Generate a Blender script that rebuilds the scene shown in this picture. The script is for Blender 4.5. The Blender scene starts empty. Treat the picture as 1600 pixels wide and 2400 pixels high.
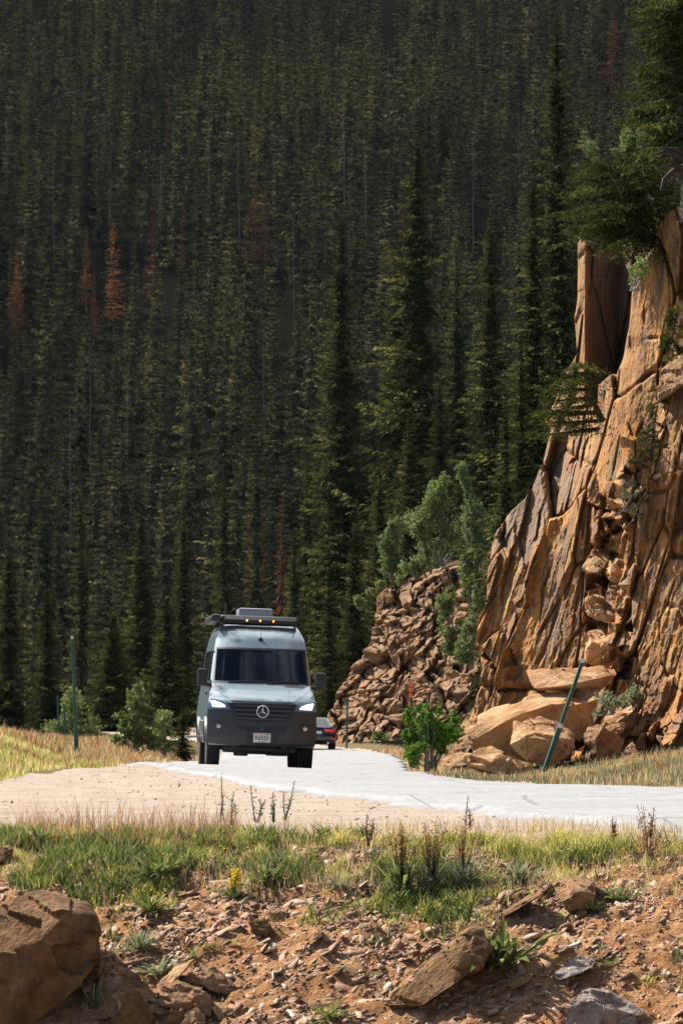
import bpy, bmesh, math, random
import numpy as np
from mathutils import Vector, Matrix, Euler
R = math.radians
sc = bpy.context.scene
COL = sc.collection
# ------------------------------------------------------------------ camera, sky, sun, exposure
FPX, HOR, CAMZ = 12000.0, 1715.0, 0.622          # focal length and horizon in pixels of the 1600 px wide photograph
cam = bpy.data.cameras.new('camera'); cam_o = bpy.data.objects.new('camera', cam); COL.objects.link(cam_o)
cam_o.location = (0, 0, CAMZ); cam_o.rotation_euler = (R(90), 0, 0)
cam.sensor_fit = 'HORIZONTAL'; cam.sensor_width = 24.0; cam.lens = FPX / 1600 * 24
cam.shift_y = (HOR - 1200) / 1600; cam.clip_start = 0.5; cam.clip_end = 6000
sc.camera = cam_o
SUN = Vector((-0.58, 0.45, 0.70)).normalized()    # towards the sun: left, a little behind the scene, high
world = bpy.data.worlds.new('World'); sc.world = world; world.use_nodes = True
wn = world.node_tree.nodes; bg = wn['Background']
sky = wn.new('ShaderNodeTexSky'); sky.sky_type = 'NISHITA'; sky.sun_disc = False
sky.sun_elevation = math.asin(SUN.z); sky.sun_rotation = math.atan2(SUN.x, SUN.y); sky.altitude = 3000
wl = world.node_tree.links                        # broken clouds over the clear sky
tc = wn.new('ShaderNodeTexCoord'); cn = wn.new('ShaderNodeTexNoise'); cn.inputs['Scale'].default_value = 2.6; cn.inputs['Detail'].default_value = 8; cn.inputs['Roughness'].default_value = .6
cr_ = wn.new('ShaderNodeValToRGB'); cr_.color_ramp.elements[0].position = .485; cr_.color_ramp.elements[1].position = .62
cm = wn.new('ShaderNodeMix'); cm.data_type = 'RGBA'; cm.inputs[7].default_value = (7.5, 7.6, 8.0, 1)
dt = wn.new('ShaderNodeVectorMath'); dt.operation = 'DOT_PRODUCT'; dt.inputs[1].default_value = SUN; nv = wn.new('ShaderNodeVectorMath'); nv.operation = 'NORMALIZE'
wl.new(tc.outputs['Generated'], nv.inputs[0]); wl.new(nv.outputs[0], dt.inputs[0])
gw = wn.new('ShaderNodeValToRGB'); gw.color_ramp.elements[0].position = .55; gw.color_ramp.elements[0].color = (6.5, 6.7, 7.2, 1); gw.color_ramp.elements[1].position = .98; gw.color_ramp.elements[1].color = (26, 25, 24, 1)   # clouds are brighter towards the sun
wl.new(dt.outputs['Value'], gw.inputs[0]); wl.new(gw.outputs[0], cm.inputs[7])
wl.new(tc.outputs['Generated'], cn.inputs['Vector']); sx_ = wn.new('ShaderNodeSeparateXYZ'); wl.new(tc.outputs['Generated'], sx_.inputs[0]); am = wn.new('ShaderNodeMath'); am.operation = 'MULTIPLY_ADD'; am.inputs[1].default_value = .16; wl.new(sx_.outputs[1], am.inputs[0]); wl.new(cn.outputs[0], am.inputs[2]); wl.new(am.outputs[0], cr_.inputs[0]); wl.new(cr_.outputs[0], cm.inputs[0]); wl.new(sky.outputs[0], cm.inputs[6]); wl.new(cm.outputs[2], bg.inputs[0])
bg.inputs[1].default_value = 0.06
sl = bpy.data.lights.new('sun', 'SUN'); sl.energy = 5.0; sl.angle = R(0.5); sl.color = (1.0, 0.94, 0.85)
sun_o = bpy.data.objects.new('sun', sl); COL.objects.link(sun_o)
sun_o.rotation_euler = (-SUN).to_track_quat('-Z', 'Y').to_euler()
sc.view_settings.view_transform = 'Standard'; sc.view_settings.look = 'None'
sc.view_settings.exposure = 1.15; sc.view_settings.gamma = 1.0
sc.cycles.max_bounces = 6; sc.cycles.diffuse_bounces = 3; sc.cycles.transparent_max_bounces = 12
sc.cycles.use_denoising = True

# ------------------------------------------------------------------ helpers
rng = np.random.default_rng(7); random.seed(7)
def hash3(i, j, k, s):
    h = (i.astype(np.int64)*73856093) ^ (j.astype(np.int64)*19349663) ^ (k.astype(np.int64)*83492791) ^ (s*2654435761)
    h = (h ^ (h >> 13)) * 1274126177 & 0xffffffff
    h = (h ^ (h >> 16)) * 2246822519 & 0xffffffff
    return ((h ^ (h >> 15)) & 0xffffff) / float(0xffffff)
def vnoise(x, y, z=None, s=0):
    x = np.asarray(x, float); y = np.asarray(y, float); z = np.zeros_like(x) if z is None else np.asarray(z, float)
    xi, yi, zi = np.floor(x), np.floor(y), np.floor(z)
    fx, fy, fz = x-xi, y-yi, z-zi
    fx, fy, fz = fx*fx*(3-2*fx), fy*fy*(3-2*fy), fz*fz*(3-2*fz)
    r = 0
    for a in (0, 1):
        for b in (0, 1):
            for c in (0, 1):
                w = (fx if a else 1-fx)*(fy if b else 1-fy)*(fz if c else 1-fz)
                r = r + w*hash3(xi+a, yi+b, zi+c, s)
    return r*2-1
def fbm(x, y, z=None, s=0, o=4, g=.5):
    r = 0; a = 1.0; f = 1.0; z = np.zeros_like(np.asarray(x, float)) if z is None else z
    for k in range(o):
        r = r + a*vnoise(np.asarray(x)*f, np.asarray(y)*f, z*f, s+k*17); a *= g; f *= 2.03
    return r
def cells(u, v, s=0, tilt=1.0, jit=.9, tv=1.0, crack=False):
    """faceted rock: each Voronoi cell is a plane with its own height and slope"""
    ui, vi = np.floor(u), np.floor(v); best = np.full(u.shape, 1e9); sec = best.copy(); out = np.zeros(u.shape)
    z0 = np.zeros_like(ui)
    for a in (-1, 0, 1):
        for b in (-1, 0, 1):
            ci, cj = ui+a, vi+b
            cx = ci+.5+jit*(hash3(ci, cj, z0, s)-.5); cy = cj+.5+jit*(hash3(ci, cj, z0, s+1)-.5)
            d = (u-cx)**2+(v-cy)**2
            val = (hash3(ci, cj, z0, s+2)*2-1) + tilt*((hash3(ci, cj, z0, s+3)*2-1)*(u-cx)+tv*(hash3(ci, cj, z0, s+4)*2-1)*(v-cy))
            m = d < best; sec = np.where(m, best, np.minimum(sec, d)); best = np.where(m, d, best); out = np.where(m, val, out)
    return (out, np.sqrt(sec)-np.sqrt(best)) if crack else out
def smooth(t): t = np.clip(t, 0, 1); return t*t*(3-2*t)
def proj(x, y, z): return 800+FPX*x/y, HOR-FPX*(z-CAMZ)/y
def unproj(px, py, Y): return (px-800)/FPX*Y, Y, CAMZ+(HOR-py)/FPX*Y
def mk(name, V, F, mat=None, parent=None, sm=False, attr=None):
    """one mesh object; F is a list of index lists or of (n,k) index arrays"""
    me = bpy.data.meshes.new(name)
    V = np.asarray(V, np.float32).reshape(-1, 3)
    if len(F) and isinstance(F[0], np.ndarray) and F[0].ndim == 2:
        li = np.concatenate([f.ravel() for f in F]).astype(np.int32)
        ln = np.concatenate([np.full(len(f), f.shape[1]) for f in F])
        ls = np.concatenate([[0], np.cumsum(ln)[:-1]]).astype(np.int32)
        me.vertices.add(len(V)); me.vertices.foreach_set('co', V.ravel())
        me.loops.add(len(li)); me.loops.foreach_set('vertex_index', li)
        me.polygons.add(len(ln)); me.polygons.foreach_set('loop_start', ls)
        me.update(calc_edges=True); me.validate()
    else:
        me.from_pydata([tuple(map(float, v)) for v in V], [], [list(map(int, f)) for f in F]); me.update()
    if sm: me.polygons.foreach_set('use_smooth', np.ones(len(me.polygons), bool))
    for k, a in (attr or {}).items():
        at = me.attributes.new(k, 'FLOAT', 'POINT'); at.data.foreach_set('value', np.asarray(a, np.float32))
    for m_ in (mat if isinstance(mat, (list, tuple)) else [mat] if mat else []): me.materials.append(m_)
    o = bpy.data.objects.new(name, me); COL.objects.link(o)
    if parent: o.parent = parent
    return o
def tag(o, label=None, cat=None, group=None, kind=None):
    if label: o['label'] = label
    if cat: o['category'] = cat
    if group: o['group'] = group
    if kind: o['kind'] = kind
    return o
def empty(name, loc=(0, 0, 0), rot=(0, 0, 0)):
    o = bpy.data.objects.new(name, None); COL.objects.link(o); o.location = loc; o.rotation_euler = rot
    o.empty_display_size = .2; return o
def grid_faces(nr, nc, flip=False):
    i = np.arange(nr-1)[:, None]*nc+np.arange(nc-1)[None, :]
    f = np.stack([i, i+1, i+nc+1, i+nc], -1).reshape(-1, 4)
    return f[:, ::-1] if flip else f
class MB:
    """collects simple solids for ONE mesh"""
    def __init__(s): s.v = []; s.f = []
    def add(s, V, F):
        n = len(s.v); s.v += [tuple(v) for v in V]; s.f += [[i+n for i in f] for f in F]; return s
    def box(s, x0, x1, y0, y1, z0, z1, b=0):
        bm = bmesh.new(); bmesh.ops.create_cube(bm, size=1)
        for v in bm.verts: v.co = ((x0+x1)/2+v.co.x*(x1-x0), (y0+y1)/2+v.co.y*(y1-y0), (z0+z1)/2+v.co.z*(z1-z0))
        if b: bmesh.ops.bevel(bm, geom=bm.edges[:], offset=b, segments=2, profile=.6, affect='EDGES')
        bm.verts.index_update(); s.add([v.co[:] for v in bm.verts], [[v.index for v in f.verts] for f in bm.faces]); bm.free(); return s
    def tube(s, pts, rad, n=8, cap=True):
        pts = [Vector(p) for p in pts]; rad = rad if isinstance(rad, (list, tuple)) else [rad]*len(pts)
        V = []; F = []
        for k, p in enumerate(pts):
            d = (pts[min(k+1, len(pts)-1)]-pts[max(k-1, 0)]).normalized()
            a = d.orthogonal().normalized(); b = d.cross(a)
            if k and a.dot(pa) < 0: a = -a; b = -b
            if k: a = (pa-d*pa.dot(d)).normalized(); b = d.cross(a)
            pa = a
            for i in range(n):
                t = 2*math.pi*i/n; V.append(p+(a*math.cos(t)+b*math.sin(t))*rad[k])
        for k in range(len(pts)-1):
            for i in range(n): F.append([k*n+i, k*n+(i+1) % n, (k+1)*n+(i+1) % n, (k+1)*n+i])
        if cap: F += [list(range(n))[::-1], [(len(pts)-1)*n+i for i in range(n)]]
        return s.add(V, F)
    def lathe(s, prof, c=(0, 0, 0), axis='x', n=32, cap=True):
        """profile of (radius, offset along axis)"""
        V = []; F = []
        for r, a in prof:
            for i in range(n):
                t = 2*math.pi*i/n; u, w = r*math.cos(t), r*math.sin(t)
                V.append((c[0]+a, c[1]+u, c[2]+w) if axis == 'x' else (c[0]+u, c[1]+a, c[2]+w) if axis == 'y' else (c[0]+u, c[1]+w, c[2]+a))
        for k in range(len(prof)-1):
            for i in range(n): F.append([k*n+i, k*n+(i+1) % n, (k+1)*n+(i+1) % n, (k+1)*n+i])
        if cap: F += [list(range(n))[::-1], [(len(prof)-1)*n+i for i in range(n)]]
        return s.add(V, F)
    def build(s, name, mat, parent=None, sm=False):
        o = mk(name, s.v, s.f, mat, parent, False)
        bm = bmesh.new(); bm.from_mesh(o.data); bmesh.ops.recalc_face_normals(bm, faces=bm.faces); bm.to_mesh(o.data); bm.free()
        if sm:
            o.data.polygons.foreach_set('use_smooth', np.ones(len(o.data.polygons), bool)); o.data.set_sharp_from_angle(angle=R(40))
        return o
# ------------------------------------------------------------------ materials
class NT:
    def __init__(s, name):
        s.m = bpy.data.materials.new(name); s.m.use_nodes = True; s.t = s.m.node_tree; s.n = s.t.nodes
        s.b = s.n['Principled BSDF']; s.out = s.n['Material Output']
    def new(s, t, **kw):
        n = s.n.new('ShaderNode'+t)
        for k, v in kw.items(): setattr(n, k, v)
        return n
    def ln(s, a, b): s.t.links.new(a, b)
    def coord(s, scale=(1, 1, 1), rot=(0, 0, 0), kind='Object'):
        c = s.new('TexCoord'); m1 = s.new('Mapping'); m1.inputs['Rotation'].default_value = rot
        m2 = s.new('Mapping'); m2.inputs['Scale'].default_value = scale
        s.ln(c.outputs[kind], m1.inputs[0]); s.ln(m1.outputs[0], m2.inputs[0]); return m2.outputs[0]
    def noise(s, vec, scale, detail=5, rough=.55, dist=0):
        n = s.new('TexNoise'); n.inputs['Scale'].default_value = scale; n.inputs['Detail'].default_value = detail
        n.inputs['Roughness'].default_value = rough; n.inputs['Distortion'].default_value = dist
        if vec is not None: s.ln(vec, n.inputs['Vector'])
        return n.outputs[0]
    def vor(s, vec, scale, feat='F1', out='Distance'):
        n = s.new('TexVoronoi', feature=feat); n.inputs['Scale'].default_value = scale; s.ln(vec, n.inputs['Vector']); return n.outputs[out]
    def ramp(s, fac, stops, interp='LINEAR'):
        r = s.new('ValToRGB'); r.color_ramp.interpolation = interp; e = r.color_ramp.elements
        while len(e) < len(stops): e.new(.5)
        for i, (p, c) in enumerate(stops):
            e[i].position = p; e[i].color = (*c, 1) if isinstance(c, (tuple, list)) else (c, c, c, 1)
        s.ln(fac, r.inputs[0]); return r.outputs[0]
    def mix(s, fac, a, b, mode='MIX'):
        n = s.new('Mix', data_type='RGBA', blend_type=mode)
        for i, v in ((0, fac), (6, a), (7, b)):
            if hasattr(v, 'links'): s.ln(v, n.inputs[i])
            else: n.inputs[i].default_value = v if i == 0 else (*v, 1)
        return n.outputs[2]
    def attr(s, name): n = s.new('Attribute', attribute_name=name); return n.outputs['Fac']
    def bump(s, h, strength=.5, dist=.02, prev=None):
        n = s.new('Bump'); n.inputs['Strength'].default_value = strength; n.inputs['Distance'].default_value = dist
        s.ln(h, n.inputs['Height'])
        if prev is not None: s.ln(prev, n.inputs['Normal'])
        return n.outputs[0]
    def fin(s, col=None, rough=.8, normal=None, metal=0, spec=None, coat=0):
        if col is not None:
            if hasattr(col, 'links'): s.ln(col, s.b.inputs['Base Color'])
            else: s.b.inputs['Base Color'].default_value = (*col, 1)
        if hasattr(rough, 'links'): s.ln(rough, s.b.inputs['Roughness'])
        else: s.b.inputs['Roughness'].default_value = rough
        s.b.inputs['Metallic'].default_value = metal
        if spec is not None: s.b.inputs['Specular IOR Level'].default_value = spec
        if coat: s.b.inputs['Coat Weight'].default_value = coat; s.b.inputs['Coat Roughness'].default_value = .04
        if normal is not None: s.ln(normal, s.b.inputs['Normal'])
        return s.m
def plain(name, col, rough=.6, metal=0, coat=0, var=.12, sc_=9, emit=0, spec=None):
    t = NT(name); n = t.noise(t.coord(), sc_, 4)
    c = t.mix(1.0, col, t.ramp(n, [(.3, 1-var), (.7, 1+var*.4)]), 'MULTIPLY')
    if emit: t.b.inputs['Emission Color'].default_value = (*col, 1); t.b.inputs['Emission Strength'].default_value = emit
    return t.fin(c, rough, None, metal, spec, coat)
def foliage(name, stops, trans=.3, rough=.7, rand=.35):
    """leaf stuff: colour by each leaf clump's own value and each tree's own value; some light passes through"""
    t = NT(name); v = t.attr('var')
    c = t.ramp(v, stops)
    oi = t.new('ObjectInfo')
    c = t.mix(1.0, c, t.ramp(oi.outputs['Random'], [(0, (1-rand, 1-rand*.8, 1-rand)), (1, (1+rand*.5, 1+rand*.35, 1+rand*.2))]), 'MULTIPLY')
    t.fin(c, rough, spec=0)
    if trans:
        tr = t.new('BsdfTranslucent'); t.ln(c, tr.inputs[0]); mx = t.new('MixShader'); mx.inputs[0].default_value = trans
        t.ln(t.b.outputs[0], mx.inputs[1]); t.ln(tr.outputs[0], mx.inputs[2]); t.ln(mx.outputs[0], t.out.inputs[0])
    return t.m
def rock_mat(name, base, light, dark, stain, streak=(1, 1, .12), tilt=.2, stain_amt=(.52, .66), bump=.6, pale=None):
    t = NT(name)
    v = t.coord(); sv = t.coord(streak, (0, -tilt, 0))
    n1 = t.noise(v, .8, 6, .6, .4); n2 = t.noise(sv, 2.6, 8, .65, .3); n3 = t.noise(sv, 9, 5, .6); n4 = t.noise(v, 22, 6, .7)
    c = t.mix(t.ramp(n1, [(.35, 0), (.65, 1)]), base, light)
    c = t.mix(t.ramp(n2, [(.42, 0), (.62, 1)]), c, dark)
    if name == 'cliff_rock': c = t.mix(t.attr('grey_rock'), c, t.mix(t.ramp(n2, [(.35, 0), (.65, 1)]), (.085, .066, .054), (.20, .115, .065)))  # back wall: weathered grey rock, with its shade also put into the colour
    if name == 'cliff_rock': c = t.mix(t.ramp(t.noise(t.coord((1, 1, .3), (0, -tilt, 0)), .9, 5, .6), [(.53, 0), (.66, .7)]), c, (.16, .125, .10))   # grey weathered patches
    c = t.mix(t.ramp(n3, [(stain_amt[0], 0), (stain_amt[1], .85)]), c, stain)
    if pale: c = t.mix(t.ramp(t.noise(v, 5, 6, .7, 1.0), [(.58, 0), (.7, .75)]), c, pale)
    c = t.mix(1.0, c, t.ramp(n4, [(.25, .62), (.5, 1.0), (.75, 1.25)]), 'MULTIPLY')
    nb = t.bump(n4, bump, .03); nb = t.bump(n3, bump, .06, nb); nb = t.bump(t.noise(v, 70, 3, .6), bump*.7, .008, nb)
    return t.fin(c, .85, nb, spec=.12)
M = {}
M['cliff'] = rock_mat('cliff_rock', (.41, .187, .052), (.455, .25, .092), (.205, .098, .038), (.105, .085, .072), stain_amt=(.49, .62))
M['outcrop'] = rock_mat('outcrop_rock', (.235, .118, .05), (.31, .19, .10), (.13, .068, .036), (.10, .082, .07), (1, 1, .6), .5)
M['fallen'] = rock_mat('fallen_rock', (.45, .245, .105), (.55, .385, .23), (.28, .14, .06), (.18, .13, .095), (1, 1, .3), 1.1, (.6, .75), .8, (.58, .47, .34))
M['boulder'] = rock_mat('boulder_rock', (.20, .10, .036), (.25, .142, .062), (.13, .065, .027), (.09, .07, .052), (3, 3, 2), .6, (.56, .7), .6, (.36, .27, .19))
M['greyrock'] = rock_mat('grey_rock', (.30, .24, .20), (.42, .37, .33), (.2, .14, .11), (.33, .17, .13), (3, 3, 2), .6, (.58, .72), .6, (.5, .46, .42))
M['dirtyrock'] = rock_mat('reddish_rock', (.32, .165, .075), (.40, .25, .135), (.19, .10, .05), (.14, .1, .075), (3, 3, 2), .6, (.56, .7), .6)
t = NT('stone_chips'); v = t.attr('var')
M['stones'] = t.fin(t.mix(1, t.ramp(v, [(0, (.19, .095, .05)), (.35, (.32, .165, .088)), (.7, (.37, .225, .135)), (.9, (.39, .27, .18)), (1, (.45, .38, .30))]), t.ramp(t.noise(t.coord(), 30, 5), [(.3, .75), (.7, 1.15)]), 'MULTIPLY'), .85, t.bump(t.noise(t.coord(), 90, 3), .5, .006))
t = NT('soil'); v = t.coord(); n = t.noise(v, 3.5, 7, .65); n2 = t.noise(v, 60, 5, .7)
c = t.ramp(n, [(.3, (.27, .135, .06)), (.5, (.405, .215, .105)), (.7, (.48, .295, .165))])
c = t.mix(1, c, t.ramp(n2, [(.25, .6), (.7, 1.2)]), 'MULTIPLY')
M['soil'] = t.fin(c, .95, t.bump(t.noise(v, 45, 6, .7), .9, .03, t.bump(t.vor(v, 28), .6, .02)), spec=0)
t = NT('ground'); v = t.coord(); g = t.attr('gravel'); n = t.noise(v, 1.6, 7, .65); n2 = t.noise(v, 26, 5, .75)
gr = t.mix(1, t.ramp(n, [(.3, (.33, .255, .20)), (.5, (.43, .35, .285)), (.75, (.50, .425, .36))]), t.ramp(n2, [(.3, .6), (.65, 1.15)]), 'MULTIPLY')
so = t.mix(1, t.ramp(n, [(.3, (.10, .085, .045)), (.6, (.19, .14, .075)), (.8, (.25, .19, .11))]), t.ramp(n2, [(.3, .7), (.7, 1.2)]), 'MULTIPLY')
ma = t.new('Math', operation='ADD'); t.ln(g, ma.inputs[0]); ms = t.new('Math', operation='MULTIPLY_ADD'); t.ln(t.noise(v, 4, 5), ms.inputs[0]); ms.inputs[1].default_value = .5; ms.inputs[2].default_value = -.25; t.ln(ms.outputs[0], ma.inputs[1])
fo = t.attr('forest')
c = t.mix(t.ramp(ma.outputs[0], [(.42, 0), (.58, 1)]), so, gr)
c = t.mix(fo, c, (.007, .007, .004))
M['ground'] = t.fin(c, .95, t.bump(n2, .8, .04), spec=0)
t = NT('asphalt'); v = t.coord(); n = t.noise(v, .7, 6, .6); n2 = t.noise(v, 55, 4, .8)
c = t.ramp(n, [(.3, (.23, .229, .227)), (.7, (.315, .313, .31))])
c = t.mix(1, c, t.ramp(n2, [(.3, .62), (.5, .95), (.7, 1.2)]), 'MULTIPLY')
c = t.mix(1, c, t.ramp(t.noise(t.coord((1, .25, 1)), 9, 5, .7), [(.35, .82), (.65, 1.1)]), 'MULTIPLY')
wv = t.mix(.35, v, t.new('TexNoise').outputs[1])
cr = t.vor(t.coord((.55, .16, 1)), 1.0, 'DISTANCE_TO_EDGE')
c = t.mix(t.ramp(cr, [(.003, .75), (.010, 0)]), c, (.10, .10, .105))
cr2 = t.noise(t.coord((.3, .9, 1)), 1.6, 3, .5, 1.2)
c = t.mix(t.ramp(cr2, [(.66, 0), (.68, .5), (.69, .5), (.71, 0)]), c, (.24, .23, .225))
c = t.mix(t.attr('lip'), c, (.07, .07, .075))
M['asphalt'] = t.fin(c, .85, t.bump(n2, .6, .012))
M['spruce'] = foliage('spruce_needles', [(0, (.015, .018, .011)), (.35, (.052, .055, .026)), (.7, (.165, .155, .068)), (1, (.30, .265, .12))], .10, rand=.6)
M['spruce_near'] = foliage('near_spruce_needles', [(0, (.015, .022, .008)), (.4, (.048, .057, .018)), (.8, (.13, .135, .040)), (1, (.22, .20, .065))], .2, rand=.25)
M['spruce_bright'] = foliage('bright_spruce_needles', [(0, (.018, .028, .008)), (.5, (.045, .06, .015)), (.85, (.10, .115, .028)), (1, (.16, .16, .045))], .25, rand=.15)
M['rust'] = foliage('dead_rust_needles', [(0, (.085, .035, .025)), (.5, (.19, .065, .03)), (1, (.46, .18, .06))], .2, rand=.45)
M['brownneedle'] = foliage('dead_brown_needles', [(0, (.05, .035, .028)), (.5, (.085, .06, .045)), (1, (.12, .085, .06))], .1)
M['aspen'] = foliage('aspen_leaves', [(0, (.09, .13, .04)), (.5, (.16, .21, .07)), (.85, (.24, .28, .11)), (1, (.34, .35, .19))], .4, .5, .12)
M['willow'] = foliage('willow_leaves', [(0, (.045, .11, .015)), (.5, (.095, .19, .03)), (1, (.19, .29, .06))], .42, .45, .1)
M['grass'] = foliage('green_grass', [(0, (.17, .19, .05)), (.3, (.34, .345, .09)), (.6, (.53, .475, .16)), (1, (.68, .56, .27))], .45, .6, 0)
M['drygrass'] = foliage('dry_grass', [(0, (.24, .105, .06)), (.3, (.36, .215, .11)), (.65, (.46, .34, .17)), (1, (.58, .49, .28))], .4, .7, 0)
M['herb'] = foliage('herb_leaves', [(0, (.08, .115, .035)), (.5, (.165, .20, .06)), (1, (.33, .34, .13))], .35, .45, .1)
M['sage'] = foliage('grey_herb_leaves', [(0, (.14, .17, .09)), (.5, (.22, .25, .14)), (1, (.34, .35, .21))], .3, .7, .1)
M['seed'] = foliage('brown_seed_heads', [(0, (.20, .10, .04)), (.6, (.33, .17, .07)), (1, (.45, .27, .11))], .3, .8, 0)
M['petal'] = foliage('yellow_petals', [(0, (.6, .42, .03)), (1, (.75, .58, .06))], .3, .6, 0)
M['bark'] = plain('spruce_bark', (.05, .036, .028), .9, var=.4, sc_=14)
M['greybark'] = plain('dead_grey_wood', (.12, .105, .09), .9, var=.3, sc_=10)
M['palebark'] = plain('pale_bark', (.22, .20, .15), .85, var=.4, sc_=12)
M['rootwood'] = plain('weathered_root', (.04, .026, .02), .9, var=.4, sc_=8)
M['polegreen'] = plain('green_pole_paint', (.012, .075, .05), .35, var=.25, sc_=6)
M['reflector'] = plain('white_reflector', (.75, .76, .74), .3, var=.05)
M['orangeref'] = plain('orange_reflector', (.85, .20, .03), .35, var=.08)
# ------------------------------------------------------------------ terrain heights
LP = np.array([(12,18),(7,25),(4,30.5),(2.3,34.8),(1.34,40),(.4,48),(-.48,57.5),(-1.03,62),(-1.9,73),(-3.5,90.5),(-3.9,96),(-3.6,104),(-3.1,115),(-3.2,140),(-4.2,190),(-6,230),(-9,262),(-16,296),(-30,320)], float)
RP = np.array([(20,22),(12.5,30),(8.8,38),(6.9,44),(5.6,49),(4.6,54),(3.9,59),(3.3,64),(2.66,71),(1.7,82),(1.35,92),(1.3,104),(1.4,115),(1.6,140),(1.7,190),(.6,235),(-3,275),(-12,312),(-29,335)], float)
def zroad(x, Y):
    z = np.interp(Y, [0, 60, 88, 91, 94, 99, 104, 115, 130, 170, 230, 262, 300, 340], [0, 0, 0, 0, -.05, -.085, -.085, -.10, -.11, -.15, -.24, -.05, .55, .8])
    t = .035*smooth((Y-55)/25)*(1-smooth((Y-108)/40))
    return z-t*(np.clip(x, -6, 4)+1.25)
def bank_shift(x): return .24*(np.clip(x, -5, 9)+2.3)+np.maximum(0, np.clip(x, -5, 9)-2.3)*2.2
def H(x, Y):
    x = np.asarray(x, float); Y = np.asarray(Y, float)
    xl = np.interp(Y, LP[:, 1], LP[:, 0]); xr = np.interp(Y, RP[:, 1], RP[:, 0])
    z = zroad(x, Y)-.05
    d = -4.3-x+.25*vnoise(x*.3, Y*.12, None, 5)
    cap = .40+.16*vnoise(x*.35+7, Y*.08, None, 6)
    z = z+np.clip(.33*d, 0, cap)*smooth((Y-62)/22)
    z = z-smooth((Y-124)/110)*8*smooth((xl-2.5-x)/7)
    z = z-smooth((-x-16)/40)*9*(1-smooth((Y-300)/100))
    e = x-xr-.3
    z = z+(.06*np.clip(e, 0, 1)+.13*np.clip(e-.8, 0, 6))*smooth((Y-45)/20)+.02*np.clip(e, 0, 4)
    z = z+smooth((x-7)/14)*4*smooth((Y-45)/20)
    Yp = Y+bank_shift(x)
    pr = np.interp(Yp, [-30, 0, 18, 27, 29.5, 31, 32, 33, 34, 34.8, 35.6], [-1.1, -1.1, -2.6, -2.9, -2.25, -1.62, -1.12, -.64, -.27, -.11, -.09])
    z = np.where(Yp < 35.6, np.minimum(pr, np.where(Yp < 33, 9, z+.05)), z)
    zm = np.interp(Y, [240, 300, 400, 480, 905, 1100, 1700], [-7, -9, -12, -9, 126, 176, 370])
    zm = zm+9*fbm(x/90, Y/120, None, 11, 2)*smooth((Y-430)/120)
    mfac = smooth((Y-300)/110)
    return z*(1-mfac)+zm*mfac
def hit(px, py, Y0=29.0, Y1=400):
    """the ground point seen at a pixel of the photograph"""
    Ys = np.arange(Y0, Y1, .02); x = (px-800)/FPX*Ys; zr = CAMZ+(HOR-py)/FPX*Ys; h = H(x, Ys); P_ = Ys+bank_shift(x)
    if 'BZ' in globals(): h = np.where((P_ > 28.2) & (P_ < 35.2), bank_z(x, Ys), h)
    k = np.argmax(h >= zr)
    return float(x[k]), float(Ys[k]), float(h[k])
# ------------------------------------------------------------------ the setting
xs = np.unique(np.concatenate([-np.geomspace(16, 1200, 24), np.arange(-16, 12.01, .25), np.geomspace(12, 1200, 26)]))
ys = np.unique(np.concatenate([np.arange(-40, 27, 3.), np.arange(27, 36.5, .25), np.arange(36.5, 130, .6), np.arange(130, 330, 3), np.arange(330, 1100, 9), np.arange(1100, 1800, 60)]))
GX, GY = np.meshgrid(xs, ys); GZ = H(GX, GY)
bz = (GX > -6.2) & (GX < 6.2) & (GY+bank_shift(GX) > 28.2) & (GY+bank_shift(GX) < 35.1)
GZ = np.where(bz, GZ-.14, GZ+.015*fbm(GX*1.5, GY*1.5, None, 3, 3)*(GY < 140))
xl = np.interp(GY, LP[:, 1], LP[:, 0]); xr = np.interp(GY, RP[:, 1], RP[:, 0])
gv = np.where((GX > -4.4+.65*smooth((GY-62)/33)) & (GX < xr+.7) & (GY < 112), 1., 0.)
gv = np.where((GX > xl-.8) & (GX < xr+.7), 1., gv); gv = np.where(GY+bank_shift(GX) < 34.3, 0, gv)
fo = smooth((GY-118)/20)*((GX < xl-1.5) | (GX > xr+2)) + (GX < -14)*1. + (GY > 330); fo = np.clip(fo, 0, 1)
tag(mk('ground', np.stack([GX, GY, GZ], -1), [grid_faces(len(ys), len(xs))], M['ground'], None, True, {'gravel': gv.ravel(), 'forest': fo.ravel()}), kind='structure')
# embankment in the foreground: a finer sheet with its own soil
bx = np.arange(-6.4, 6.41, .022); by = np.arange(28, 35.4, .018)
BX, BP = np.meshgrid(bx, by); BY = BP-bank_shift(BX)
BZ = H(BX, BY)+.05*fbm(BX*1.3, BP*1.3, None, 21, 4)*smooth((35.1-BP)/.8)+.022*fbm(BX*9, BP*9, None, 22, 4)*smooth((35.2-BP)/.4)
BZ = BZ-.03+.022*np.abs(cells(BX*8, BP*8, 31, 1.2))*smooth((35-BP)/.5)
tag(mk('embankment', np.stack([BX, BY, BZ], -1), [grid_faces(*BX.shape)], M['soil'], None, True), kind='structure')
def bank_z(x, Y):
    i = np.clip(((np.asarray(x)+6.4)/.022).astype(int), 0, len(bx)-1); j = np.clip(((np.asarray(Y)+bank_shift(np.asarray(x))-28)/.018).astype(int), 0, len(by)-1)
    return BZ[j, i]
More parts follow.
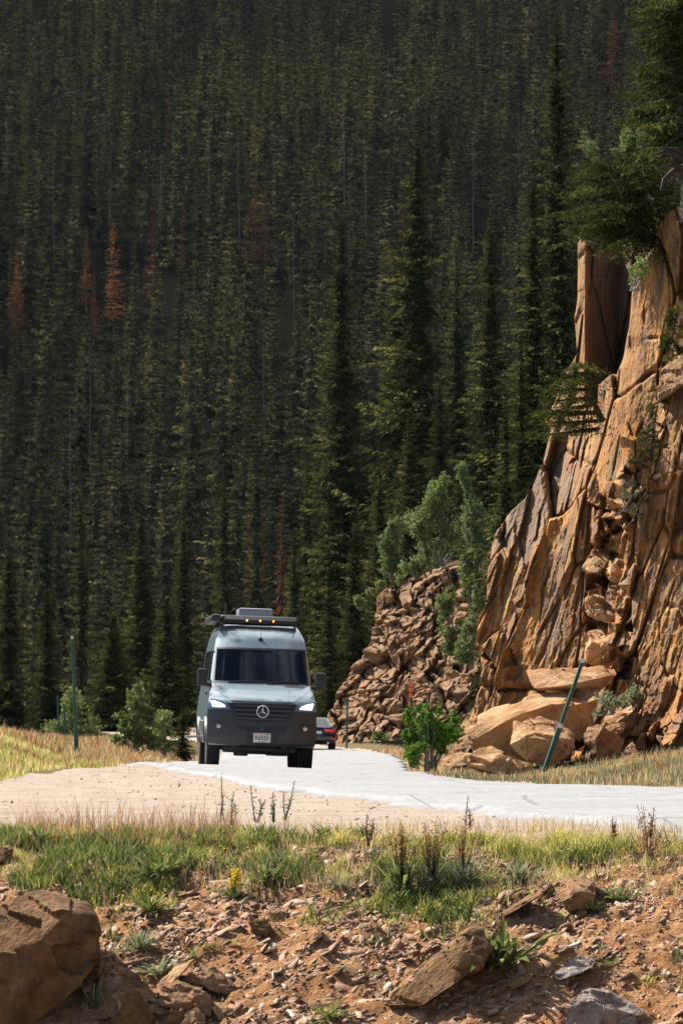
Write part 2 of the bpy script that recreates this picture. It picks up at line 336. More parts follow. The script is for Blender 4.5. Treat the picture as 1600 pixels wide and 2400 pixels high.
# road: one ribbon with a broken edge and a lip
n = len(LP); tt = np.linspace(0, n-1, (n-1)*40+1)
def sm1(a, k=25):
    p = np.concatenate([np.full(k, a[0]), a, np.full(k, a[-1])]); ker = np.hanning(2*k+1); ker /= ker.sum(); return np.convolve(p, ker, 'valid')
LX, LY = [np.interp(tt, np.arange(n), LP[:, i]) for i in (0, 1)]; RX, RY = [np.interp(tt, np.arange(n), RP[:, i]) for i in (0, 1)]
LX, LY, RX, RY = sm1(LX), sm1(LY), sm1(RX), sm1(RY)
LX = LX+.16*fbm(LY*.5, LY*0, None, 41, 4)*smooth((LY-30)/10); RX = RX+.10*fbm(RY*.8, RY*0, None, 42, 3)
us = np.concatenate([[-.026, -.014, 0], np.linspace(.012, .988, 22), [1, 1.002]])
X = LX[:, None]*(1-us)+RX[:, None]*us; Y = LY[:, None]*(1-us)+RY[:, None]*us
Z = zroad(X, Y)+.012*fbm(X*.8, Y*.5, None, 43, 3)
brk = (.35+1.6*np.exp(-((LY-63)/14)**2))*(.6+.8*np.abs(fbm(LY*1.1, LY*0, None, 44, 3)))
Z[:, 0] -= .085; Z[:, 1] -= .03+.02*brk; Z[:, 2] -= .015; Z[:, -1] -= .25; Z[:, -2] -= .01
lip = np.zeros_like(X); lip[:, 0] = np.clip(brk*.7, 0, 1); lip[:, 1] = np.clip(brk*.6, 0, .9); lip[:, -1] = 1
tag(mk('road', np.stack([X, Y, Z], -1), [grid_faces(*X.shape)], M['asphalt'], None, True, {'lip': lip.ravel()}), kind='structure')
# ------------------------------------------------------------------ the cliff
def build_sheet(name, left, top, px1, py1, dpx, depth, disp, nvec, mat, wrap=14, back=12, wrapdir=(.35, 1.0), rise=.25, attrf=None):
    """rock wall: left and top are outlines (py->px, px->py); depth(px,py) gives distance, disp the relief along nvec"""
    pys = np.arange(min(p[1] for p in top), py1, dpx); ncol = int((px1-min(p[0] for p in left))/dpx)
    a = np.linspace(0, 1, ncol)
    PY0 = pys[:, None]+0*a; lx = np.interp(pys, [p[1] for p in left], [p[0] for p in left])
    PX = lx[:, None]+a*(px1-lx[:, None])
    yt = np.interp(PX, [p[0] for p in top], [p[1] for p in top])
    PY = yt+(PY0-pys[0])/(py1-pys[0])*(py1-yt)
    D = depth(PX, PY); W = np.stack(unproj(PX, PY, D), -1)
    dd = disp(PX, PY)
    for ax, k_ in ():
        for _ in range(k_): dd = .25*np.roll(dd, 1, ax)+.5*dd+.25*np.roll(dd, -1, ax) if False else np.apply_along_axis(lambda q: np.convolve(np.pad(q, 1, 'edge'), [.25, .5, .25], 'valid'), ax, dd)
    W = W+dd[..., None]*np.array(nvec)
    if wrap:                                                   # round the far corner and run back
        k = np.arange(wrap, 0, -1)[None, :, None]; e = W[:, :1]
        s = (k*.12+.02*k**2)
        add = np.concatenate([s*wrapdir[0], s*wrapdir[1], 0*s], -1)
        W = np.concatenate([e+add, W], 1)
    k = np.arange(back, 0, -1)[:, None, None]; e = W[:1]       # over the top and back
    s = k*.15+.09*k**2
    add = np.concatenate([s*.25, s*1.0, s*rise-.05*k*0], -1)*np.ones((1, W.shape[1], 1))
    T = e+add
    W = np.concatenate([T, W], 0)
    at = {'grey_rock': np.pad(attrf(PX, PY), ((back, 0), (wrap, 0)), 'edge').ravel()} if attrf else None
    return mk(name, W.reshape(-1, 3), [grid_faces(W.shape[0], W.shape[1], True)], mat, None, False, at)
left = [(1345, 540), (1338, 600), (1345, 690), (1318, 740), (1290, 830), (1275, 880), (1290, 900), (1275, 970), (1258, 1030), (1235, 1085), (1190, 1130), (1158, 1190), (1150, 1300), (1146, 1370), (1128, 1400), (1122, 1450), (1130, 1540), (1112, 1620), (1085, 1720), (1060, 1840)]
top = [(1060, 545), (1345, 545), (1375, 560), (1480, 560), (1525, 560), (1550, 525), (1600, 482), (1700, 420), (1900, 400), (2300, 380)]
def poly_mask(PX, PY, poly, feather=10):
    """soft inside test"""
    ins = np.zeros(PX.shape, bool); dmin = np.full(PX.shape, 1e9); n = len(poly)
    for i in range(n):
        x1, y1 = poly[i]; x2, y2 = poly[(i+1) % n]
        c = ((y1 > PY) != (y2 > PY)) & (PX < (x2-x1)*(PY-y1)/((y2-y1) or 1e-9)+x1); ins ^= c
        t = np.clip(((PX-x1)*(x2-x1)+(PY-y1)*(y2-y1))/((x2-x1)**2+(y2-y1)**2), 0, 1)
        dmin = np.minimum(dmin, np.hypot(PX-x1-t*(x2-x1), PY-y1-t*(y2-y1)))
    return smooth(.5+np.where(ins, dmin, -dmin)/(2*feather))
BACKWALL = [(1320, 520), (1545, 520), (1525, 590), (1480, 640), (1470, 760), (1455, 830), (1440, 870), (1400, 900), (1395, 980), (1360, 960), (1345, 1000), (1250, 1060), (1200, 900)]
SLAB = [(1420, 880), (1520, 800), (1560, 900), (1500, 1100), (1450, 1150)]
SLAB2 = [(1330, 1330), (1375, 1300), (1372, 1560), (1240, 1600), (1200, 1590), (1270, 1450)]
SLABS = [[(1480, 560), (1600, 500), (1640, 700), (1620, 780), (1455, 800)], [(1440, 860), (1530, 800), (1548, 1000), (1480, 1100), (1400, 1180), (1375, 1010)], [(1290, 1230), (1350, 1170), (1340, 1330), (1240, 1570), (1195, 1560)], [(1490, 1290), (1600, 1240), (1640, 1560), (1510, 1690)]]
COLUMN = [(1385, 1275), (1470, 1300), (1482, 1480), (1470, 1590), (1375, 1580), (1372, 1400)]
SHELF = [(1440, 1110), (1500, 1090), (1540, 1130), (1480, 1270), (1400, 1260), (1400, 1190)]
def cliff_depth(px, py):
    d = 96-(px-1130)/470*7.5
    d = np.where(px > 1600, 88.5-(px-1600)/700*12, d)
    return d+(1750-py)/126*.24+2.2*smooth((1500-px)/160)*smooth((1400-py)/500)+poly_mask(px, py, BACKWALL, 4)*np.clip(.05*(px-1362), 0, 4.2)*smooth((1000-py)/90)
def cliff_disp(px, py):
    wx = 9*fbm(px/160, py/420, None, 51, 3)
    u = px+.24*py+wx+.00012*(py-1200)**2
    v = py-.55*px; hi = smooth((1250-py)/350)
    big, c1 = cells(u/105, v/400+.08*vnoise(u/50, py/300, None, 3), 61, 1.9, .85, .5, True)
    mid, c2 = cells(u/46, v/190+.08*vnoise(u/20, py/120, None, 4), 71, 1.7, .9, .6, True); sml, c3 = cells(u/14, v/85, 81, 1.6, .9, .7, True)
    crk = .30*np.exp(-(c1/.035)**2)*smooth(vnoise(u/60, v/160, None, 55)*2+.6)+.16*np.exp(-(c2/.06)**2)*smooth(vnoise(u/30, v/90, None, 56)*2+.3)
    blk = cells(u/30, py/44, 87, 1.2)*smooth((fbm(px/110, py/150, None, 88, 2)-.12)/.2)
    rub = cells(px/34, py/27, 91, 1.6)
    calm = poly_mask(px, py, SLAB2, 16)
    for q in SLABS: calm = np.maximum(calm, poly_mask(px, py, q, 16))
    calm = 1-.85*calm
    d = .38*big*(.3+.7*calm)+.20*mid*calm*(1-.35*hi)+.065*sml*(.3+.7*calm)*(1-.3*hi)-crk+.036*fbm(u/14, py/45, None, 95, 5, .68)+.07*blk*calm
    col = poly_mask(px, py, COLUMN, 5); d = d-.42*col+.30*col*rub
    d = d+.35*poly_mask(px, py, SHELF, 12)*rub
    bw = poly_mask(px, py, BACKWALL, 5); d = d*(1-.6*bw)-.45*bw*smooth((1010-py)/90)
    foot = smooth((py-1660)/90); d = d+foot*(.5+.3*rub)
    return d
cl = build_sheet('cliff', left, top, 2300, 1845, 1.8, cliff_depth, cliff_disp, (-.16, -1.05, .03), M['cliff'], rise=-.03, attrf=lambda px, py: .75*poly_mask(px, py, BACKWALL, 10)*smooth((px-1362)/14)*smooth((1000-py)/80))  # mask darkens the recessed wall: grey rock and painted shade together
tag(cl, kind='structure')
OD = lambda px, py: float(out_depth(np.array([px], float), np.array([py], float))[0])
oleft = [(885, 1330), (868, 1420), (825, 1475), (792, 1550), (766, 1640), (752, 1700), (745, 1770)]
otop = [(728, 1440), (850, 1432), (940, 1362), (960, 1345), (1010, 1330), (1080, 1330), (1130, 1310), (1240, 1300)]
def out_depth(px, py): return 263-(px-735)/505*37+(1760-py)/50*.75
def out_disp(px, py):
    u = px*.9+.45*py+14*fbm(px/60, py/60, None, 5, 2); v = py*.9-.35*px
    u, v = u*.8+.5*v, v*.9-.5*u                                # beds dip down to the left
    b_, c1 = cells(u/52, v/95, 101, 1.7, .9, 1.0, True); m_, c2 = cells(u/21, v/36, 111, 1.6, .9, 1.2, True)
    return .55*b_+.30*m_+.13*cells(u/10, v/13, 121, 1.5)-.35*np.exp(-(c1/.06)**2)-.2*np.exp(-(c2/.08)**2)+.08*fbm(u/14, v/10, None, 6, 3)
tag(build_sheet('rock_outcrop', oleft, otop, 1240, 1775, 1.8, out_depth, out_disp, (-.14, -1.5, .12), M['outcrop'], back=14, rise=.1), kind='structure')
# ------------------------------------------------------------------ rocks one could lift: hulls of corner points seen in the photo, roughened
def rock(name, label, Y, pts, mat, sub=4, rough=.02, group=None, thick=None, cat='rock', blunt=0, facet=1.5):
    if Y is None: b_ = max(pts, key=lambda p: p[1]); Y = hit(b_[0], min(b_[1], 2412))[1]-.07-(b_[2] if len(b_) > 2 else 0)
    P = [Vector(unproj(p[0], p[1], Y+(p[2] if len(p) > 2 else 0))) for p in pts]
    cen = sum(P, Vector())/len(P)
    size = max((p-q).length for p in P for q in P)
    th = thick or size*.55
    back = [Vector((cen.x+(p.x-cen.x)*.8, max(q.y for q in P)+th, cen.z+(p.z-cen.z)*.7-.04*size)) for p in P]
    bm = bmesh.new()
    for p in P+back: bm.verts.new(p)
    r = bmesh.ops.convex_hull(bm, input=bm.verts[:])
    bmesh.ops.delete(bm, geom=[g for g in set(r['geom_interior']+r['geom_unused']) if isinstance(g, bmesh.types.BMVert)], context='VERTS')
    bmesh.ops.triangulate(bm, faces=bm.faces[:])
    tgt = size/(2**sub)*1.6
    for _ in range(7):
        es = [e for e in bm.edges if e.calc_length() > tgt]
        if not es: break
        bmesh.ops.subdivide_edges(bm, edges=es, cuts=1); bmesh.ops.triangulate(bm, faces=[f for f in bm.faces if len(f.verts) > 3])
    for _ in range(blunt): bmesh.ops.smooth_vert(bm, verts=bm.verts[:], factor=.4, use_axis_x=True, use_axis_y=True, use_axis_z=True)
    bm.normal_update(); N = np.array([v.normal[:] for v in bm.verts]); C = np.array([v.co[:] for v in bm.verts])
    s = 3.0/size; sd = int(abs(pts[0][0]*7+pts[0][1])) % 997
    d = fbm(C[:, 0]*s, C[:, 1]*s, C[:, 2]*s, sd, 5, .55)*rough*size*.9
    d += facet*rough*size*cells(C[:, 0]*s*1.6+C[:, 1]*s*.7, C[:, 2]*s*2.2+C[:, 1]*s*.5, sd+3, 1.2)
    C = C+N*d[:, None]
    F = np.array([[v.index for v in f.verts] for f in bm.faces]); bm.free()
    base = Vector((cen.x, cen.y, min(C[:, 2])))
    o = mk(name, C-np.array(base), [F], mat, None, True); o.location = base
    o.data.set_sharp_from_angle(angle=R(28))
    return tag(o, label, cat, group)
FALL = 'rocks fallen at the foot of the cliff'
rock('rock_slab', 'pale flat-topped slab lying highest on the fallen pile below the cliff', 89.5, [(1234, 1572), (1260, 1566, .5), (1330, 1566, .7), (1440, 1560, .8), (1447, 1580, .4), (1420, 1612), (1400, 1628), (1330, 1606, -.7), (1262, 1612, -.5), (1248, 1604, -.2)], M['fallen'], 5, .014, FALL)
rock('rock_slab', 'long tilted slab with a sunlit top, sloping down left under the flat slab', 88.5, [(1100, 1686, -.2), (1095, 1740, -.5), (1110, 1780, -.4), (1180, 1660, .3), (1255, 1620, .8), (1400, 1618, .9), (1405, 1640, .3), (1290, 1655, -.5), (1240, 1668, -.6), (1190, 1690, -.6), (1150, 1712, -.6), (1330, 1770, -.2), (1390, 1720, .2), (1180, 1790, -.4)], M['fallen'], 5, .016, FALL, 1.2)
rock('boulder', 'blocky orange boulder in front of the tilted slab, cut by the leaning green pole', 86.6, [(1205, 1690, .3), (1255, 1680, .5), (1290, 1688, .5), (1345, 1725, .3), (1350, 1752), (1330, 1775, -.1), (1290, 1800, -.2), (1235, 1785, -.3), (1200, 1745, -.2), (1230, 1728, -.4), (1300, 1735, -.35)], M['fallen'], 5, .02, FALL)
rock('rock', 'low sunlit orange rock at the asphalt edge, left end of the fallen pile', 84.5, [(1030, 1795), (1040, 1776, .2), (1080, 1762, .2), (1105, 1768, .1), (1098, 1792, -.1), (1060, 1797, -.15)], M['fallen'], 4, .02, FALL)
rock('rock', 'wide crumbling rock at the road edge below the blocky orange boulder', 84.2, [(1095, 1795, -.1), (1110, 1765, .2), (1152, 1748, .3), (1180, 1762, .1), (1240, 1790, .1), (1255, 1816, -.1), (1170, 1816, -.3), (1160, 1785, -.2)], M['fallen'], 5, .025, FALL)
rock('rock', 'small brown rock against the left foot of the long tilted slab', 87.3, [(1064, 1765), (1072, 1738, .2), (1096, 1722, .3), (1108, 1745), (1092, 1770, -.1)], M['dirtyrock'], 4, .025, FALL)
rock('rock', 'upright brown block under the grassy ledge right of the leaning pole', 87.5, [(1372, 1740), (1378, 1705, .2), (1420, 1690, .3), (1462, 1735, .2), (1455, 1770, -.1), (1400, 1778, -.2), (1395, 1735, -.2)], M['dirtyrock'], 4, .025, FALL)
rock('rock', 'thin pale rock lying on the grassy ledge above the upright brown block', 88, [(1405, 1690), (1440, 1668, .2), (1478, 1655, .2), (1482, 1668), (1450, 1690, -.1), (1415, 1704, -.1)], M['fallen'], 4, .02, FALL)
rock('rock', 'small flat pale rock lower on the grassy ledge', 87, [(1418, 1705), (1440, 1694, .15), (1465, 1694, .15), (1460, 1712), (1428, 1714, -.1)], M['fallen'], 4, .02, FALL)
rock('rock', 'slanting orange rock at the cliff foot near the right edge', 86, [(1450, 1795), (1462, 1760, .2), (1480, 1738, .3), (1500, 1765, .1), (1485, 1800, -.1)], M['dirtyrock'], 4, .025, FALL)
LED = 'broken blocks in the fracture of the cliff'
CD = lambda px, py: float(cliff_depth(np.array([px], float), np.array([py], float))[0])
rock('rock_block', 'pale sunlit block perched highest in the dark fracture of the cliff', CD(1400, 1310)-.12, [(1364, 1330), (1385, 1300, .2), (1402, 1282, .4), (1432, 1290, .5), (1425, 1310, .1), (1408, 1340, -.2), (1378, 1342, -.2)], M['fallen'], 4, .015, LED)
rock('rock_block', 'jagged brown block just right of the perched pale block', CD(1450, 1335)+.1, [(1425, 1340), (1432, 1316, .2), (1470, 1308, .4), (1474, 1350, .1), (1470, 1372, -.1), (1430, 1352, -.2)], M['fallen'], 4, .025, LED)
rock('rock_block', 'dark square block wedged mid-way down the cliff fracture', CD(1440, 1390)+.12, [(1420, 1410), (1425, 1370, .2), (1470, 1376, .2), (1474, 1410), (1440, 1425, -.2)], M['dirtyrock'], 4, .02, LED)
rock('rock_block', 'wide layered ledge with pale top below the middle of the cliff fracture', CD(1420, 1440)+.1, [(1374, 1425), (1378, 1385, .3), (1410, 1400, .3), (1440, 1425, .3), (1475, 1440, .2), (1472, 1455), (1420, 1452, -.25), (1380, 1438, -.2)], M['fallen'], 5, .03, LED)
rock('rock_block', 'large overhanging block with sunlit top at the bottom of the cliff fracture', CD(1420, 1530)-.05, [(1372, 1520), (1378, 1480, .5), (1430, 1475, .6), (1482, 1484, .5), (1480, 1508), (1470, 1530), (1455, 1580, .1), (1375, 1555, .1), (1385, 1505, -.25), (1440, 1520, -.3)], M['fallen'], 5, .02, LED)
rock('rock_block', 'dark brown slab jutting from the cliff at the right edge', CD(1590, 880)-.7, [(1541, 905), (1548, 870, .3), (1580, 838, .5), (1640, 800, .5), (1660, 850), (1600, 900, -.2), (1546, 935, -.1)], M['dirtyrock'], 5, .015)
FG = 'rocks lying on the foreground slope'
rock('boulder', 'huge round-topped brown boulder filling the lower left corner', None, [(-60, 2160, .2), (0, 2118, .25), (60, 2097, .3), (110, 2088, .35), (165, 2100, .35), (208, 2110, .3), (226, 2150, .2), (232, 2225, .15), (190, 2300, .05), (150, 2345, 0), (90, 2400), (0, 2470, -.1), (-90, 2420), (-100, 2280), (100, 2200, -.06), (150, 2150, 0), (40, 2300, -.12)], M['boulder'], 6, .013, FG, .5, blunt=1)
rock('boulder', 'slanting wedge-shaped brown boulder right of centre on the dirt slope', None, [(908, 2366, -.02), (950, 2310, .06), (1040, 2215, .2), (1105, 2162, .3), (1135, 2180, .22), (1148, 2225, .1), (1130, 2265, 0), (1060, 2310, -.1), (985, 2362, -.1), (1060, 2225, .1), (960, 2340, -.02), (1095, 2180, .17)], M['boulder'], 6, .012, FG, .35, blunt=1)
rock('rock', 'pointed dark brown rock at the bottom of the cluster, bottom left', None, [(262, 2420), (285, 2350), (303, 2312, .08), (325, 2325, .06), (350, 2365), (370, 2430), (310, 2440, -.05), (315, 2370, -.05)], M['boulder'], 5, .015, FG)
rock('rock', 'broad reddish rock in the middle of the stone cluster', None, [(368, 2345), (378, 2310, .1), (415, 2298, .12), (470, 2318, .1), (470, 2345, 0), (440, 2370, -.03), (380, 2358, -.05)], M['dirtyrock'], 5, .018, FG)
rock('rock', 'smooth tan rock at the upper right of the stone cluster', None, [(462, 2290), (468, 2270, .1), (500, 2266, .12), (540, 2295, .08), (553, 2320, 0), (530, 2332, -.03), (490, 2322, -.05)], M['dirtyrock'], 5, .014, FG)
rock('rock', 'leaning reddish rock behind the broad rock of the stone cluster', None, [(452, 2345), (468, 2322, .05), (490, 2330, .05), (500, 2370), (490, 2385, -.04), (462, 2375, -.04)], M['dirtyrock'], 4, .02, FG)
rock('rock', 'flat tan rock at the right end of the stone cluster', None, [(496, 2362), (505, 2352, .08), (545, 2357, .1), (578, 2365, .04), (560, 2388, -.02), (512, 2392, -.05)], M['fallen'], 4, .018, FG)
rock('rock', 'triangular red rock standing at the bottom edge left of centre', None, [(415, 2420), (440, 2375, .05), (460, 2354, .08), (480, 2385, .03), (486, 2430), (445, 2435, -.05)], M['dirtyrock'], 4, .015, FG)
rock('rock', 'small dark rock between the pointed rock and the triangular red rock', None, [(390, 2395), (402, 2365, .05), (432, 2375, .05), (425, 2410), (400, 2420, -.04)], M['boulder'], 4, .02, FG)
rock('rock', 'long slanting stone edge running up from the pointed rock', None, [(362, 2330), (385, 2290, .05), (440, 2252, .12), (455, 2248, .12), (430, 2275), (385, 2320, -.04)], M['fallen'], 4, .02, FG)
rock('boulder', 'grey and pink boulder at the bottom right', None, [(1325, 2430), (1328, 2365), (1365, 2325, .08), (1420, 2322, .12), (1460, 2345, .1), (1510, 2370, .08), (1525, 2385, 0), (1480, 2430), (1390, 2440, -.08), (1385, 2345, 0), (1440, 2375, -.06)], M['greyrock'], 6, .02, FG, .3)
rock('rock', 'squared tan rock with flat pale top at the grass edge, right side', None, [(1292, 2072, .1), (1320, 2058, .25), (1395, 2060, .3), (1380, 2078, .1), (1398, 2095, .05), (1390, 2130), (1330, 2140, -.05), (1312, 2115, -.06), (1360, 2092, -.05)], M['dirtyrock'], 5, .015, FG, .25)
rock('rock', 'pale pointed stone on the dirt right of the leafy plant', None, [(1295, 2290), (1320, 2262, .06), (1355, 2241, .1), (1394, 2250, .08), (1388, 2268), (1345, 2285, -.04), (1310, 2299, -.04)], M['greyrock'], 5, .016, FG)
rock('rock', 'brown squarish stone alone on the dirt left of centre', None, [(582, 2162), (595, 2154, .05), (622, 2155, .07), (640, 2178, .02), (622, 2192, -.03), (592, 2190, -.04)], M['boulder'], 4, .015, FG)
rock('rock', 'thin pale slab standing on edge near the brown squarish stone', None, [(722, 2210), (738, 2188, .02), (756, 2176, .03), (754, 2195), (730, 2214, -.02)], M['fallen'], 4, .012, FG)
rock('rock', 'flat reddish rock at the bottom edge near the middle', None, [(720, 2355), (740, 2345, .05), (800, 2335, .08), (815, 2352, .02), (780, 2370, -.04), (735, 2372, -.05)], M['dirtyrock'], 4, .018, FG)
rock('rock', 'narrow dark ledge stone under the grass above the leafy plant', None, [(1165, 2148), (1200, 2125, .04), (1240, 2098, .08), (1272, 2082, .1), (1270, 2095), (1215, 2130, -.03), (1178, 2150, -.03)], M['boulder'], 4, .014, FG)
rock('rock', 'dark brown rock half hidden in grass at the left edge', None, [(-30, 2010), (-10, 1985, .06), (20, 1982, .08), (33, 1990, .04), (22, 2015), (-10, 2030, -.04)], M['boulder'], 4, .015, FG)
rock('rock', 'brown stone with a pale corner right of the pale pointed stone', None, [(1380, 2248), (1400, 2228, .05), (1425, 2222, .06), (1432, 2232), (1405, 2250, -.03)], M['boulder'], 4, .016, FG)
rock('rock', 'broad pale flat stone left of the pale pointed stone', None, [(1190, 2308), (1215, 2290, .05), (1248, 2282, .06), (1240, 2300), (1200, 2320, -.03)], M['dirtyrock'], 4, .014, FG)
# loose stones on the slope: too many to count
def loose_stones(name, n, xr_, pr_, smin, smax, power, zf, label, mat):
    base = np.array([(-1, -1, -1), (1, -1, -1), (1, 1, -1), (-1, 1, -1), (-.8, -.8, 1), (.8, -.8, 1), (.8, .8, 1), (-.8, .8, 1)], float)
    F = np.array([(0, 3, 2, 1), (4, 5, 6, 7), (0, 1, 5, 4), (1, 2, 6, 5), (2, 3, 7, 6), (3, 0, 4, 7)])
    x = rng.uniform(*xr_, n); p = rng.uniform(*pr_, n); Y = p-bank_shift(x) if zf is bank_z else p
    s = smin*(1-rng.random(n)*(1-(smin/smax)**power))**(-1/power)
    if zf is bank_z:
        k = rng.random(n) < np.clip(.5+.9*fbm(x*1.7, p*2.2, None, 57, 3), .25, 1); x, p, Y, s = x[k], p[k], Y[k], s[k]; n = len(x)
    V = base[None]*(1+.9*(rng.random((n, 8, 3))-.5)); V[:, 4:6] *= rng.uniform(.1, 1.1, (n, 1, 1)); V[:, [1, 5]] *= rng.uniform(.2, 1.2, (n, 1, 1))
    V = V*np.stack([s*rng.uniform(.8, 2.3, n), s*rng.uniform(.45, 1.0, n), s*rng.uniform(.10, .34, n)], -1)[:, None]
    out = np.empty_like(V)
    for a, sd in ((0, 0),):
        rz = rng.uniform(0, 6.28, n); ty = -.38+.35*rng.normal(size=n); tx = .35+.3*rng.normal(size=n)
        c, s_ = np.cos(rz)[:, None], np.sin(rz)[:, None]
        X1 = V[..., 0]*c-V[..., 1]*s_; Y1 = V[..., 0]*s_+V[..., 1]*c; Z1 = V[..., 2]
        c, s_ = np.cos(tx)[:, None], np.sin(tx)[:, None]
        Y2 = Y1*c-Z1*s_; Z2 = Y1*s_+Z1*c
        c, s_ = np.cos(ty)[:, None], np.sin(ty)[:, None]
        X3 = X1*c+Z2*s_; Z3 = -X1*s_+Z2*c
        out = np.stack([X3, Y2, Z3], -1)
    out = out+np.stack([x, Y, zf(x, Y)+s*.12], -1)[:, None]
    FF = (F[None]+np.arange(n)[:, None, None]*8).reshape(-1, 4)
    return tag(mk(name, out.reshape(-1, 3), [FF], mat, None, False, {'var': np.repeat(rng.random(n), 8)}), label, 'stones', kind='stuff')
loose_stones('loose_stones', 120000, (-3.4, 3.4), (29.3, 34.6), .008, .05, 2.5, bank_z, 'loose angular stone chips covering the dirt slope in the foreground', M['stones'])
loose_stones('roadside_pebbles', 5000, (-6, 4), (36, 110), .006, .022, 2.4, H, 'small pebbles scattered over the gravel pullout beside the road', M['stones'])
# ------------------------------------------------------------------ trees
def spray_quads(B, Dv, L, Wd, roll, droop):
    """diamond-shaped needle sprays: base B, direction Dv, length L, width Wd"""
    up = np.array([0, 0, 1.]); side = np.cross(Dv, up); side /= np.linalg.norm(side, axis=1)[:, None]+1e-9
    nrm = np.cross(side, Dv)
    w = side*np.cos(roll)[:, None]+nrm*np.sin(roll)[:, None]
    tip = B+Dv*L[:, None]; tip[:, 2] -= droop*L
    mid = B+Dv*(L*.45)[:, None]; mid[:, 2] -= droop*L*.15
    return np.stack([B, mid-w*Wd[:, None]*.5, tip, mid+w*Wd[:, None]*.5], 1)
def spruce_arrays(h, r, seed, levels, nb, ns, bare=.04, ragged=.35, fluff=1.0, lean=0, power=.85, thin=0, fine=1.0, core=.62, lat=0):
    g = np.random.default_rng(seed); Bs, Ds, Ls, Ws, Rs, vs = [], [], [], [], [], []
    az0 = 0
    side_gap = g.uniform(0, 6.28)
    for i in range(levels):
        f = (i+.5)/levels; z = h*(bare+(1-bare)*f)
        Rr = r*((1-f)**power*(1-.25*max(0, .2-f)/.2)+.03)
        if g.random() < thin: continue
        lv = 1+ragged*.5*g.normal()
        az0 += 2.4
        k = max(3, int(nb*(.45+.55*(1-f)))); 
        for b in range(k):
            if g.random() < .10+thin: continue
            az = az0+6.283*b/k+g.normal()*.25
            R0 = Rr*max(.35, lv+ragged*g.normal()*.6)
            slope = -.35+.65*f+.12*g.normal()
            m = ns if R0 > r*.35 else max(2, ns-2)
            t = (np.arange(m)+g.random(m)*.8)/m*.75+.14
            d = np.array([math.cos(az), math.sin(az), 0])
            pos = d[None]*(R0*t)[:, None]; pos[:, 2] = z+R0*(slope*t+.18*t**2*(1 if f < .6 else 0))
            a2 = az+g.normal(size=m)*.65
            dirv = np.stack([np.cos(a2), np.sin(a2), slope*.7-.15+.25*g.normal(size=m)], -1)
            if lat: q_ = g.normal(size=m)*R0*lat*(1.05-t); pos = pos+np.stack([-q_*math.sin(az), q_*math.cos(az), -np.abs(q_)*.35], -1)
            Bs.append(pos); Ds.append(dirv); Ls.append((R0*.22+.14*r)*g.uniform(.6, 1.4, m)*fluff*fine); Ws.append((R0*.07+.075*r)*g.uniform(.6, 1.5, m)*fluff*fine)
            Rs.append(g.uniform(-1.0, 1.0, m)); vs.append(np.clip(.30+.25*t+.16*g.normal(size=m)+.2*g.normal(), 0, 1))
    SK, sv = [], []                                            # inner skirts added to block light, coloured dark as the crown's shade
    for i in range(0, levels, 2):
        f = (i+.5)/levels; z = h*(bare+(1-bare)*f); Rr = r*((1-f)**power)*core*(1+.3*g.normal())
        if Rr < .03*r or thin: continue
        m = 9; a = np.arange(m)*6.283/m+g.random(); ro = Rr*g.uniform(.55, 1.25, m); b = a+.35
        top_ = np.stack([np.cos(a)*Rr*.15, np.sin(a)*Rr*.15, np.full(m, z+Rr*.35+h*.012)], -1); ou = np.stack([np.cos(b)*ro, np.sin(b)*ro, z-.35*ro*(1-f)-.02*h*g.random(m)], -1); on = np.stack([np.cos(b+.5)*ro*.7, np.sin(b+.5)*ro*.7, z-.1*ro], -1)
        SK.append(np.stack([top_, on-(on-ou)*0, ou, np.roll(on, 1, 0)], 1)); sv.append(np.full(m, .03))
    B = np.concatenate(Bs); D = np.concatenate(Ds); D /= np.linalg.norm(D, axis=1)[:, None]
    Q = spray_quads(B, D, np.concatenate(Ls), np.concatenate(Ws), np.concatenate(Rs), .22)
    V_ = np.concatenate(vs)
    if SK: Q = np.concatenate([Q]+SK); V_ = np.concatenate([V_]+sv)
    if lean: Q[..., 0] += lean*Q[..., 2]
    return Q, np.repeat(V_, 4)
def quads_obj(name, Q, var, mat, parent=None):
    n = len(Q); return mk(name, Q.reshape(-1, 3), [np.arange(n*4).reshape(n, 4)], mat, parent, False, {'var': var})
def trunk_obj(h, r, mat, parent, lean=0, wob=.0, seed=1):
    g = random.Random(seed); pts = []; n = 7
    for i in range(n): pts.append((lean*h*i/(n-1)+g.uniform(-wob, wob), g.uniform(-wob, wob), -.3+(h+.3)*i/(n-1)))
    return MB().tube(pts, [r*(1-.93*i/(n-1)) for i in range(n)], 7).build('trunk', mat, parent, True)
def spruce(name, label, px, ytop, Y, r, seed, base=None, levels=62, nb=14, ns=11, group=None, mat='spruce_near', cat='spruce tree', ragged=.35, power=.8, bark='bark', bare=.03, thin=0, lean=0, fluff=1.0):
    x, _, zt = unproj(px, ytop, Y)
    zb = float(H(np.array([x]), np.array([float(Y)]))[0]) if base is None else base
    h = zt-zb
    e = tag(empty(name, (x-lean*h, Y, zb)), label, cat, group)
    Q, v = spruce_arrays(h, r, seed, int(levels*1.4), nb, 46, bare, ragged, fluff, lean, power, thin, .25, .60, .26)
    quads_obj('crown', Q, v, M[mat], e); trunk_obj(h*.985, h*.011+.05, M[bark], e, lean, 0, seed); return e
